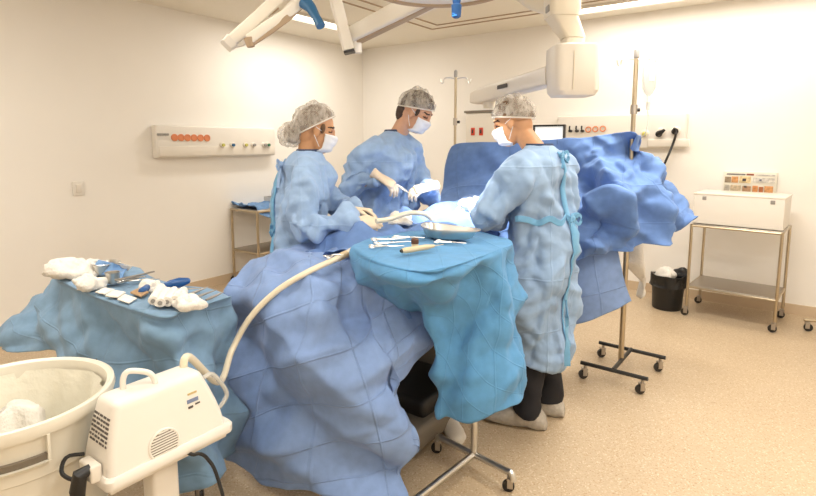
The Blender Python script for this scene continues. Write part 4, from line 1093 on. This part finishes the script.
# ---- long suction hose: machine, over the drape, round under the stand tray, up to the hands
hs = [T @ Vector((mL - .10, mD * .6, .2)), T @ Vector((mL - .07, mD * .65, .24)), P(219, 382, 1.86), P(232, 350, 2.03), P(250, 318, 2.06), P(277, 291, 2.08), P(308, 272, 2.11), P(340, 257, 2.22),
      P(356, 248, 2.36), P(378, 241, 2.5), P(404, 235, 2.66), P(424, 228, 2.74), P(431, 220, 2.75), P(424, 214, 2.72), P(410, 213, 2.66), P(398, 216, 2.58), P(388, 219.5, 2.52), P(376, 221, 2.48)]
e = empty('suction_hose', hs[3], 'long cream suction hose from the machine over the blue drape to her hands', 'hose')
MB().tube(spline(hs, 150), .0125, 14).build('hose', M['hose'], e)
MB().tube(spline([P(338, 258, 2.215), P(346, 254, 2.26)], 4), .0165, 14).build('sleeve', M['tan'], e)
pc = P(334, 256, 2.2); e = empty('towel_clip', pc, 'small steel towel clip holding the hose to the drape', 'clip')
clipT = Matrix.Translation(pc) @ Matrix.Rotation(ANGI + .5, 4, 'Z')
for s_ in (-1, 1):
    MB().tube([(-.02, s_ * .012, 0), (0, 0, .006), (.03, s_ * -.008, .004)], .0025, 6, mtx=clipT).build('arm', M['steel'], e)
    MB().torus((-.03, s_ * .018, 0), .01, .0022, 14, 6, mtx=clipT).build('finger_ring', M['steel'], e)
# ================================================================== people
def ik(sh, wr, l1, l2, hint):
    d = wr - sh; L = min(d.length, (l1 + l2) * .998); u = d.normalized()
    x = (l1 * l1 - l2 * l2 + L * L) / (2 * L); h = math.sqrt(max(0, l1 * l1 - x * x))
    n = (hint - hint.dot(u) * u).normalized()
    return sh + u * x + n * h, sh + u * L
def frame(o, x, z):
    x = x.normalized(); y = z.cross(x).normalized(); z = x.cross(y)
    return Matrix(((x.x, y.x, z.x, o.x), (x.y, y.y, z.y, o.y), (x.z, y.z, z.z, o.z), (0, 0, 0, 1)))

def hand(parent, wrist, direc, dorsal, side, curl, m, thumb=1.0, arm=None, spread=1.0):
    """five fingers closing; side=+1 puts the thumb on +y"""
    T = frame(wrist, direc, dorsal); sgn = side
    mb = MB()
    def oval(x, w, t, z=0): return [Vector((x, w * math.cos(q), z + t * math.sin(q))) for q in [2 * math.pi * k / 14 for k in range(14)]]
    mb.loft([oval(-.05, .031, .029), oval(-.035, .031, .028), oval(-.02, .030, .025), oval(0, .029, .021), oval(.025, .036, .019), oval(.06, .041, .0165), oval(.085, .040, .0145), oval(.096, .034, .011)], mtx=T)
    for k, (y, L, x0) in enumerate(((.029, .070, .086), (.0098, .079, .091), (-.0098, .074, .088), (-.028, .058, .081))):
        p = Vector((x0 - .015, y * sgn, .001)); a = R(8); yaw = y * 3.2 * spread * sgn
        pts = [p]; seg = (.015 + L * .44, L * .32, L * .24)
        cs = (curl[0], curl[1], curl[2])
        for q in range(3):
            a += R(cs[q]) * (1 + .08 * k); d_ = Vector((math.cos(a) * math.cos(yaw), math.cos(a) * math.sin(yaw), -math.sin(a)))
            pts.append(pts[-1] + d_ * seg[q])
        mb.tube(pts, [.0105, .0098, .009, .0078], 10, round_end=True, mtx=T)
    t0 = Vector((.012, .022 * sgn, -.004)); t1 = t0 + Vector((.030, .026 * sgn, -.012)); t2 = t1 + Vector((.026, .008 * sgn * thumb, -.016)); t3 = t2 + Vector((.022, -.006 * sgn, -.012))
    mb.tube([t0, t1, t2, t3], [.016, .0135, .011, .0088], 10, round_end=True, mtx=T)
    o = mb.build('glove', m, parent); remesh(o, .0034, 3)
    # rolled cuff
    cf = MB().loft([[T @ Vector((x, w * math.cos(q), w * .9 * math.sin(q))) for q in [2 * math.pi * k / 16 for k in range(16)]] for x, w in ((-.052, .033), (-.048, .0345), (-.043, .0345), (-.039, .033))]).build('cuff', m, o)
    return o

def person(name, label, root, fwd, Ht, lean, head_fwd, head_pitch, hands, gown_m, skin_m, hair_m, cap_solid, bun=False, hem=.40, bun_dir=None, toe=None, sh_w=.185, fold_seed=0, head_shift=(0, 0, 0), cap_sc=1.0, hair_len=0, side_bend=0, roll=0, slv=.93, cap_tilt=20):
    """hands: list of (side, wrist world, dir world, dorsal world, curl, elbow hint world)"""
    s = Ht / 1.76
    Rz = math.atan2(fwd.y, fwd.x); T = Matrix.Translation(root) @ Matrix.Rotation(Rz, 4, 'Z'); TI = T.inverted()
    e = empty(name, root, label, 'person', None)
    def ln(z): return lean * max(0, z / s - .92) * s
    def lt(z): return side_bend * max(0, z / s - .92) * s
    # ---- head frame
    neck0 = Vector((ln(1.43 * s) + .0, lt(1.43 * s), 1.42 * s))
    hf = (TI.to_3x3() @ head_fwd).normalized()
    hc = Vector((ln(1.62 * s) + .03, lt(1.62 * s), 1.625 * s)) + Vector(head_shift)
    hx = Vector((hf.x, hf.y, 0)).normalized(); hp_ = R(head_pitch)
    fx = hx * math.cos(hp_) - Vector((0, 0, 1)) * math.sin(hp_); fz = hx * math.sin(hp_) + Vector((0, 0, 1)) * math.cos(hp_)
    if roll: fz = Matrix.Rotation(R(roll), 3, fx) @ fz
    HT_ = T @ frame(hc, fx, fz)
    # ---- body
    b = MB()
    hs = s
    for c, r in (((-.012, 0, .03), (.098, .077, .086)), ((.028, 0, -.03), (.064, .062, .088)), ((.04, 0, -.088), (.046, .048, .034)), ((-.045, 0, -.03), (.055, .06, .06)),
                 ((.094, 0, -.024), (.019, .015, .014)), ((.089, 0, -.004), (.013, .010, .028)), ((.004, .078, -.012), (.019, .009, .032)), ((.004, -.078, -.012), (.019, .009, .032)),
                 ((.079, .026, .027), (.014, .026, .010)), ((.079, -.026, .027), (.014, .026, .010)), ((.073, .031, .006), (.015, .016, .011)), ((.073, -.031, .006), (.015, .016, .011)),
                 ((.086, 0, -.062), (.012, .024, .010)), ((.07, .035, -.03), (.02, .022, .02)), ((.07, -.035, -.03), (.02, .022, .02))):
        b.ell(c, r, 20, 14, mtx=HT_)
    nk = [T @ neck0 + (T.to_3x3() @ Vector((-.01, 0, -.06))), T @ neck0, HT_ @ Vector((-.035, 0, -.07)), HT_ @ Vector((-.02, 0, 0))]
    nw = .88 if bun else 1
    b.tube(nk, [.07, .058 * nw, .051 * nw, .055 * nw], 16)
    def sec_(z, hx_, hy_, cx=0, n=24, ex=.8):
        out = []
        for k in range(n):
            q = 2 * math.pi * k / n; c, s2 = math.cos(q), math.sin(q)
            out.append(Vector((ln(z) + cx + math.copysign(abs(c) ** ex, c) * hx_, lt(z) + math.copysign(abs(s2) ** ex, s2) * hy_, z)))
        return out
    b.loft([sec_(z * s, x * s, y * s) for z, x, y in ((.84, .08, .12), (.92, .09, .13), (1.05, .08, .12), (1.2, .085, .125), (1.33, .075, .125), (1.39, .06, .09), (1.44, .045, .05))], mtx=T)
    for sd in (1, -1):      # legs
        b.tube([(0, sd * .085 * s, .92 * s), (.01, sd * .09 * s, .75 * s), (.015, sd * .09 * s, .48 * s), (-.005, sd * .09 * s, .3 * s), (0, sd * .09 * s, .10 * s), (.0, sd * .09 * s, .06)], [.085, .085, .06, .052, .042, .04], 14, mtx=T)
        TF = T @ Matrix.Translation((0, sd * .094 * s, 0)) @ Matrix.Rotation(R(toe or 0), 4, 'Z')
        b.tube([(-.045, 0, .05), (.05, 0, .045), (.14, 0, .036), (.18, 0, .034)], [.038, .038, .032, .022], 12, mtx=TF, sq=.75)
    # ---- arms
    arms = []
    for sd, wr, dr, dz, curl, hint in hands:
        sh = Vector((ln(1.385 * s) - .005, lt(1.385 * s) + sd * (sh_w - .02) * s, 1.375 * s))
        el, wr2 = ik(T @ sh, wr, .30 * s, .275 * s, hint)
        arms.append((sd, T @ sh, el, wr2, dr, dz, curl))
        inn = T @ Vector((ln(1.36 * s), lt(1.36 * s) + sd * .09 * s, 1.33 * s)); sh_ = T @ sh
        b.tube(spline([inn, sh_, sh_.lerp(el, .5), el, el.lerp(wr2, .45), el.lerp(wr2, .85), wr2 - (wr2 - el).normalized() * .03], 22), [.034 - .014 * min(1, i / 9) for i in range(22)], 12)
    body = b.build('body', skin_m, e); remesh(body, .0062, 3)
    # features by material: brows, lids
    me = body.data; HI = HT_.inverted()
    me.materials.append(M['dark']); me.materials.append(M['lid']); me.materials.append(M['white_eye'])
    for p in me.polygons:
        q = HI @ p.center
        if q.x > .05:
            for sd in (1, -1):
                dy = (q.y - sd * .031); dz = q.z
                if abs(dy) < .021 and abs(dz - .0275 + dy * dy * 9) < .0045: p.material_index = 1
                elif abs(dy) < .016 and abs(dz - .0005 + dy * dy * 6) < .0032: p.material_index = 1
                elif abs(dy) < .014 and -.003 < dz < .010: p.material_index = 2
    # ---- hair under the cap
    hm = MB(); tilt = Matrix.Rotation(R(-cap_tilt), 4, 'Y')
    def dome(cen, rad, lo, n=36, m=14, bul=None):
        rings = []
        for i in range(m + 1):
            ph = R(lo) + (R(89) - R(lo)) * i / m; rg = []
            for k in range(n):
                th = 2 * math.pi * k / n; d_ = Vector((math.cos(ph) * math.cos(th), math.cos(ph) * math.sin(th), math.sin(ph)))
                f_ = 1 + (bul(d_) if bul else 0); rg.append(Vector(cen) + tilt.to_3x3() @ Vector((d_.x * rad[0] * f_, d_.y * rad[1] * f_, d_.z * rad[2] * f_)))
            rings.append(rg)
        return rings
    hm.loft(dome((-.014, 0, .030), (.1055, .0855, .096), -3), True, True, HT_)
    if bun: hm.ell((-.115, 0, -.045), (.05, .055, .055), 20, 12, HT_)
    if hair_len: hm.ell((-.075, 0, -.03), (.045, .066, .055 + hair_len), 20, 12, HT_)
    hair = hm.build('hair', hair_m, e); displace(hair, [('n', 60, .006)])
    for sd in (1, -1) :
        if hair_len or bun: MB().ell((.032, sd * .074, .01), (.013, .006, .026), 12, 8, HT_).build('sideburn', hair_m, hair)
    # ---- net cap
    cm = MB()
    cm.loft(dome((-.016, 0, .030), (.114 * cap_sc, .094 * cap_sc, .109 * cap_sc), -5, bul=lambda d_: .10 * max(0, d_.z) * noise.noise(d_ * 3 + Vector((fold_seed, 0, 0))) + .05 * max(0, -d_.x)), False, True, HT_)
    if bun:
        cm.ell((-.122, 0, -.055), (.068, .072, .068), 26, 16, HT_)
    cap = cm.build('cap', cap_solid, e); displace(cap, [('c', 22, .35), ('n', 30, .006)])
    bd = dome((-.016, 0, .030), (.1135 * cap_sc, .0925 * cap_sc, .11 * cap_sc), -7, 40, 12)[0]
    MB().tube([HT_ @ v for v in bd + [bd[0]]], .0038, 8).build('cap_band', M['band'], cap)
    # ---- mask
    mk = MB(); rings = []
    for i in range(13):
        v = i / 12; z = -.016 - .106 * v; rg = []
        Rx = .084 + .028 * math.sin(math.pi * (.18 + .64 * v)) - .018 * v - .6 * max(0, v - .8) ** 1.5 + .0025 * math.sin(v * 19); ry = .071 - .014 * v
        for k in range(25):
            th = R(-74 + 148 * k / 24); c = math.cos(th)
            nose = .014 * math.exp(-(th / .26) ** 2) * math.exp(-((v - .18) / .22) ** 2)
            rg.append(Vector((.014 + (Rx + nose - .012) * max(0, c) ** .75, ry * math.sin(th), z * (1 - .12 * (1 - c)) + .002)))
        rings.append(rg)
    mk.loft(rings, False, False, HT_)
    mo_ = mk.build('mask', M['mask'], e); md = mo_.modifiers.new('t', 'SOLIDIFY'); md.thickness = .003; md.offset = 1
    for sd in (1, -1):
        for z0, z1 in ((-.004, .012), (-.085, -.03)):
            MB().tube([HT_ @ Vector((.03, sd * .075, z0)), HT_ @ Vector((.012, sd * .086, (z0 + z1) / 2)), HT_ @ Vector((-.006, sd * .086, z1))], .0016, 6).build('ear_loop', M['mask'], mo_)
    # ---- gown
    g = MB()
    g.loft([sec_(z * s, x * s, y * s * (sh_w / .185), cx * s, 36, ex) for z, x, y, cx, ex in ((hem / s, .128, .185, 0, .75), (.48, .136, .195, 0, .75), (.62, .145, .205, 0, .75), (.82, .148, .208, 0, .78), (.98, .142, .20, 0, .8), (1.1, .14, .2, 0, .82), (1.24, .142, .208, 0, .82), (1.33, .13, .205, 0, .8), (1.40, .115, .185, -.005, .85), (1.445, .095, .135, -.004, .95), (1.468, .078, .088, .0, 1), (1.482, .068, .074, .004, 1))], mtx=T)
    for sd, sh, el, wr, dr, dz, curl in arms:
        inn = T @ Vector((ln(1.36 * s), sd * .09 * s, 1.33 * s))
        g.tube(spline([inn, sh, sh.lerp(el, .5), el, el.lerp(wr, .45), el.lerp(wr, .85), wr - (wr - el).normalized() * .012], 22), [slv * (.10 + (.086 - .10) * i / 6 if i < 6 else (.086 - .020 * (i - 6) / 8 if i < 14 else .066 - .024 * (i - 14) / 7)) for i in range(22)], 18)
    gown = g.build('gown', gown_m, e); remesh(gown, .009, 5)
    off = Vector((fold_seed * 3.1, 0, 0)); GI = T.inverted()
    me = gown.data; me.update(); ns = [v.normal.copy() for v in me.vertices]
    for v, n_ in zip(me.vertices, ns):
        q = GI @ v.co; k = min(1, max(.1, (1.44 * s - q.z) / .1))
        th = math.atan2(q.y - lt(q.z), q.x - ln(q.z))
        low_ = max(0, min(1, (1.05 * s - q.z) / .5))
        qa = Vector((v.co.x * 1.3, v.co.y * 1.3, v.co.z * .55))
        h = folds(qa * 3.8 + off) / 3.8 * .16 + folds(qa * 8 + off) / 8 * .20 + folds(v.co * 15 - off) / 15 * .12 + .004
        h += low_ * .018 * noise.noise(Vector((math.cos(th) * 2.6, math.sin(th) * 2.6, q.z * .9)) + off)
        h += .006 * noise.noise(Vector((q.x * 5, q.y * 5, q.z * 7)) + off)
        v.co += n_ * (h * k)
    me.update()
    ul = me.uv_layers.new(name='UVMap')
    for lp in me.loops:
        q = GI @ me.vertices[lp.vertex_index].co; ul.data[lp.index].uv = (math.atan2(q.y, -q.x) * .2 + 2, q.z)
    # scrub collar
    cl = sec_(1.474 * s, .066 * s, .073 * s, .004); c2 = sec_(1.490 * s, .063 * s, .068 * s, .006)
    MB().loft([cl, c2, sec_(1.491 * s, .059 * s, .064 * s, .006), sec_(1.474 * s, .060 * s, .066 * s, .004)], False, True, T).build('collar', M['navy'], e)
    for sd, sh, el, wr, dr, dz, curl in arms:
        hd = hand(e, wr, dr, dz, (1 if sd > 0 else -1) * -1, curl, M['glove'])
        hd['label'] = 'left glove' if sd > 0 else 'right glove'
    # trousers and shoe covers
    for sd in (1, -1):
        tr = MB().tube(spline([(0, sd * .07 * s, .86 * s), (.005, sd * .078 * s, .7 * s), (.008, sd * .082 * s, .45 * s), (.0, sd * .09 * s, .25 * s), (-.005, sd * .094 * s, .14 * s), (0, sd * .094 * s, .095 * s)], 20), [.066 + .012 * i / 19 for i in range(20)], 20, mtx=T)
        o = tr.build('trouser_leg', M['scrub'], e); displace(o, [('c', 9, .2), ('n', 9, .012)])
        sc = MB()
        prof = ((-.095, .02, .04), (-.088, .045, .07), (-.05, .058, .12), (0, .062, .135), (.05, .062, .115), (.12, .062, .08), (.18, .058, .06), (.22, .042, .044), (.235, .015, .02))
        sc.loft([[Vector((x, w * math.cos(q), max(.002, h * .5 + h * .56 * math.sin(q)))) for q in [2 * math.pi * k / 20 for k in range(20)]] for x, w, h in prof], mtx=T @ Matrix.Translation((0, sd * .094 * s, 0)) @ Matrix.Rotation(R(toe or 0), 4, 'Z'))
        o = sc.build('shoe_cover', M['cover'], e); displace(o, [('c', 30, .25), ('n', 22, .006)])
        for v in o.data.vertices: v.co.z = max(v.co.z, .001)
    return e, T, gown, arms, s
def bvh_of(o):
    me = o.data; return BVHTree.FromPolygons([v.co.copy() for v in me.vertices], [tuple(p.vertices) for p in me.polygons])
def wrap_strip(name, bv, T, path, width, m, parent, off=.006, lift_=0):
    """band laid on the gown: path of (angle, z); rays come from outside towards the axis"""
    L_, R_ = [], []
    for a, z, cx in path:
        for dst, da in ((L_, -.5), (R_, .5)):
            aa = a + da * width / .2; d_ = Vector((math.cos(aa), math.sin(aa), 0)); o_ = T @ (Vector((cx, 0, z)) + d_ * .7)
            hit = bv.ray_cast(o_, -(T.to_3x3() @ d_), 1.2)[0]
            if hit is None: hit = T @ (Vector((cx, 0, z)) + d_ * .2)
            dst.append(hit + (T.to_3x3() @ d_) * off)
    vs = L_ + R_; n = len(L_)
    o = link(name, vs, [(i, i + 1, n + i + 1, n + i) for i in range(n - 1)], m, parent)
    sd = o.modifiers.new('t', 'SOLIDIFY'); sd.thickness = .005; sd.offset = 0
    return o
def knot(e, p, out, side, m, drop=.3, sz=.04):
    up = Vector((0, 0, 1)); k = MB()
    o = k.ell(p + out * .012, (.016, .016, .018), 12, 8).build('tie_knot', m, e)
    for sg in (-1, 1):
        pts = spline([p + out * .012, p + out * .03 + side * (sg * sz * .7) + up * .022, p + out * .032 + side * (sg * sz * 1.3), p + out * .026 + side * (sg * sz) - up * .028, p + out * .014], 16)
        bar(pts, .003, .016).build('tie_loop', m, o)
        pts = spline([p + out * .012, p + out * .024 + side * (sg * .014) - up * (drop * .35), p + out * .03 + side * (sg * .03) - up * (drop * (.8 + .2 * sg))], 12)
        bar(pts, .018, .003).build('tie_end', m, o)
    return o
UPV = Vector((0, 0, 1))
# --- surgeon in the pale gown, back to the camera
f3 = (RT * -.70 + FW0 * .72).normalized()
e, T3, gown, arms, s3 = person('person', 'person in pale blue gown seen from behind, back ties and black trousers',
    cv(.705, 2.72, 0), f3, 1.76, .06, (RT * -.95 + FW0 * .32), 18,
    [(1, P(499, 219, 2.82), (RT * -.5 + FW0 * .5 - UPV * .6).normalized(), (RT * .7 - FW0 * .5 + UPV * .1), (18, 22, 14), (RT * -.6 - FW0 * .6 - UPV * .3)),
     (-1, P(474, 203, 3.12), (RT * -.95 + FW0 * .1 - UPV * .2), (UPV + RT * -.2), (25, 30, 20), (FW0 * .6 + RT * .5 - UPV * .6))],
    M['gown2'], M['skin2'], M['hair2'], M['net'], False, .36, fold_seed=1, sh_w=.19, toe=26, head_shift=(.125, .02, -.02))
bv = bvh_of(gown)
PI = math.pi
wrap_strip('back_flap', bv, T3, [(PI + .02 + .10 * (1 - z), z * s3, 0) for z in [1.45 - .045 * i for i in range(25)]], .05, M['tie'], gown, .007)
band_ = [( PI - 1.75 + 3.2 * i / 40, (1.115 + .012 * math.sin(i * .7)) * s3) for i in range(41)]
pts = []
for a, z in band_:
    d_ = Vector((math.cos(a), math.sin(a), 0)); h_ = bv.ray_cast(T3 @ (Vector((0, 0, z)) + d_ * .7), -(T3.to_3x3() @ d_), 1.2)[0]
    if h_ is not None and ((T3.inverted() @ h_).xy.length < .27): pts.append(h_ + (T3.to_3x3() @ d_) * .006)
bar(pts, .006, .03).build('waist_band', M['tie'], gown)
bk = T3.to_3x3() @ Vector((-1, 0, 0)); sdv = T3.to_3x3() @ Vector((0, 1, 0))
hit = bv.ray_cast(T3 @ Vector((-.7, -.02, 1.115 * s3)), -bk, 1.2)[0]
knot(gown, hit, bk, sdv, M['tie'], .12)
hit = bv.ray_cast(T3 @ Vector((-.7, .0, 1.43 * s3)), -bk, 1.2)[0]
knot(gown, hit, bk, sdv, M['tie'], .06, .025)
# hanging tie end at his side
hp_ = P(567, 318, 2.52); bar(spline([P(566, 300, 2.55), hp_, P(567, 345, 2.53), P(567.5, 366, 2.53)], 10), .004, .03).build('hanging_tie', M['tie'], gown)

# --- surgeon facing, behind the table
f2 = (RT * .80 - FW0 * .60).normalized()
e, T2, gown, arms, s2 = person('person', 'person in blue gown behind the table, head bowed, working with both hands',
    cv(-.15, 3.42, 0), f2, 1.86, .15, (RT * .93 - FW0 * .36), 30,
    [(-1, P(380, 177, 3.08), (RT * .85 - FW0 * .1 - UPV * .5), (UPV * .7 + RT * .35 - FW0 * .45), (22, 26, 14), (RT * -.5 - UPV * 1.0 - FW0 * .1)),
     (1, P(430, 187, 3.14), (RT * -.9 - FW0 * .25 - UPV * .15), (UPV * .8 - FW0 * .5), (26, 30, 18), (RT * .35 + FW0 * .2 - UPV * 1))],
    M['gown'], M['skin'], M['hair'], M['net'], False, .42, fold_seed=2, sh_w=.19, hair_len=.02, head_shift=(.105, .01, -.035))
bv = bvh_of(gown)
pts = []
for i in range(9):
    a = -.55; z = (1.14 + .0 * i) * s2
# forceps in his hands
pa = P(396, 184, 2.98); pb_ = P(409, 193, 2.97)
e = empty('forceps', pa, 'steel forceps held between the gloved hands of the bowed surgeon', 'instrument')
for sg in (-1, 1): MB().tube([pa, pa.lerp(pb_, .5) + UPV * (sg * .005), pb_], [.003, .004, .0018], 8).build('arm', M['steel'], e)

# --- assistant on the left
f1 = (RT * .97 + FW0 * .22).normalized()
e, T1, gown, arms, s1 = person('person', 'person in blue gown left of the table, hair bun under the cap, holding hose',
    cv(-.592, 2.83, 0), f1, 1.725, .10, (RT * .985 + FW0 * .17), 12,
    [(-1, P(358, 221.5, 2.56), (RT * .96 + FW0 * .05 - UPV * .12), (UPV * .75 - FW0 * .65), (24, 30, 18), (RT * -.35 - FW0 * .45 - UPV * .8)),
     (1, P(354, 210.5, 2.72), (RT * .97 - FW0 * .08 - UPV * .05), (UPV * .8 + FW0 * .3), (26, 32, 20), (FW0 * .8 - UPV * .6))],
    M['gown'], M['skin2'], M['hair2'], M['net'], True, .40, fold_seed=4, sh_w=.17, slv=.84, cap_sc=1.03, head_shift=(.008, 0, -.028), cap_tilt=38)
bk = T1.to_3x3() @ Vector((-1, 0, 0)); sdv = T1.to_3x3() @ Vector((0, 1, 0))
bv = bvh_of(gown)
for z in (1.41, 1.06):
    hit = bv.ray_cast(T1 @ Vector((-.7, -.03, z * s1)), -bk, 1.2)[0]
    if hit is not None: knot(gown, hit, bk, sdv, M['gown'] if z > 1.2 else M['tie'], .2, .035)
wrap_strip('back_flap', bv, T1, [(PI - .1, z * s1, 0) for z in [1.44 - .045 * i for i in range(23)]], .05, M['tie'], gown, .006)

# white clog under the stand drape
cp = PZ(447, 440, .0); cp = Vector((cp.x, cp.y, 0)); a_ = math.atan2(-FW0.y, -FW0.x) + R(25); T = Matrix.Translation(cp + FW0 * .1) @ Matrix.Rotation(a_, 4, 'Z')
e = empty('clog', cp + FW0 * .1, 'white clog with a dark strap on the floor behind the stand foot', 'shoe')
prof = ((-.13, .02, .05), (-.12, .036, .075), (-.06, .042, .10), (0, .044, .11), (.05, .048, .09), (.1, .05, .065), (.14, .042, .045), (.155, .02, .03))
MB().loft([[Vector((x, w * math.cos(q), max(.0, h * .5 + h * .55 * math.sin(q)))) for q in [2 * math.pi * k / 20 for k in range(20)]] for x, w, h in prof], mtx=T).build('upper', M['white2'], e)
MB().tube(spline([(-.05, -.047, .04), (-.03, -.035, .098), (-.02, 0, .118), (-.03, .035, .098), (-.05, .047, .04)], 14), .006, 8, mtx=T).build('strap', M['black'], e)

# ================================================================== origins at each object's own place
done = {}
for o in list(S.objects):
    if o.type != 'MESH': continue
    me = o.data
    if me.name not in done:
        xs = [v.co for v in me.vertices]
        lo = Vector([min(v[i] for v in xs) for i in range(3)]); hi = Vector([max(v[i] for v in xs) for i in range(3)])
        c = (lo + hi) / 2; c.z = lo.z
        me.transform(Matrix.Translation(-c)); done[me.name] = c
    c = done[me.name]
    o.matrix_basis = o.matrix_basis @ Matrix.Translation(c)
# children were fixed to where their parent's mesh stood; keep them there
def refit(o):
    for ch in o.children:
        if o.type == 'MESH':
            ch.matrix_parent_inverse = Matrix.Translation(-done[o.data.name]) @ ch.matrix_parent_inverse
        refit(ch)
for o in list(S.objects):
    if o.parent is None: refit(o)
bpy.context.view_layer.update()
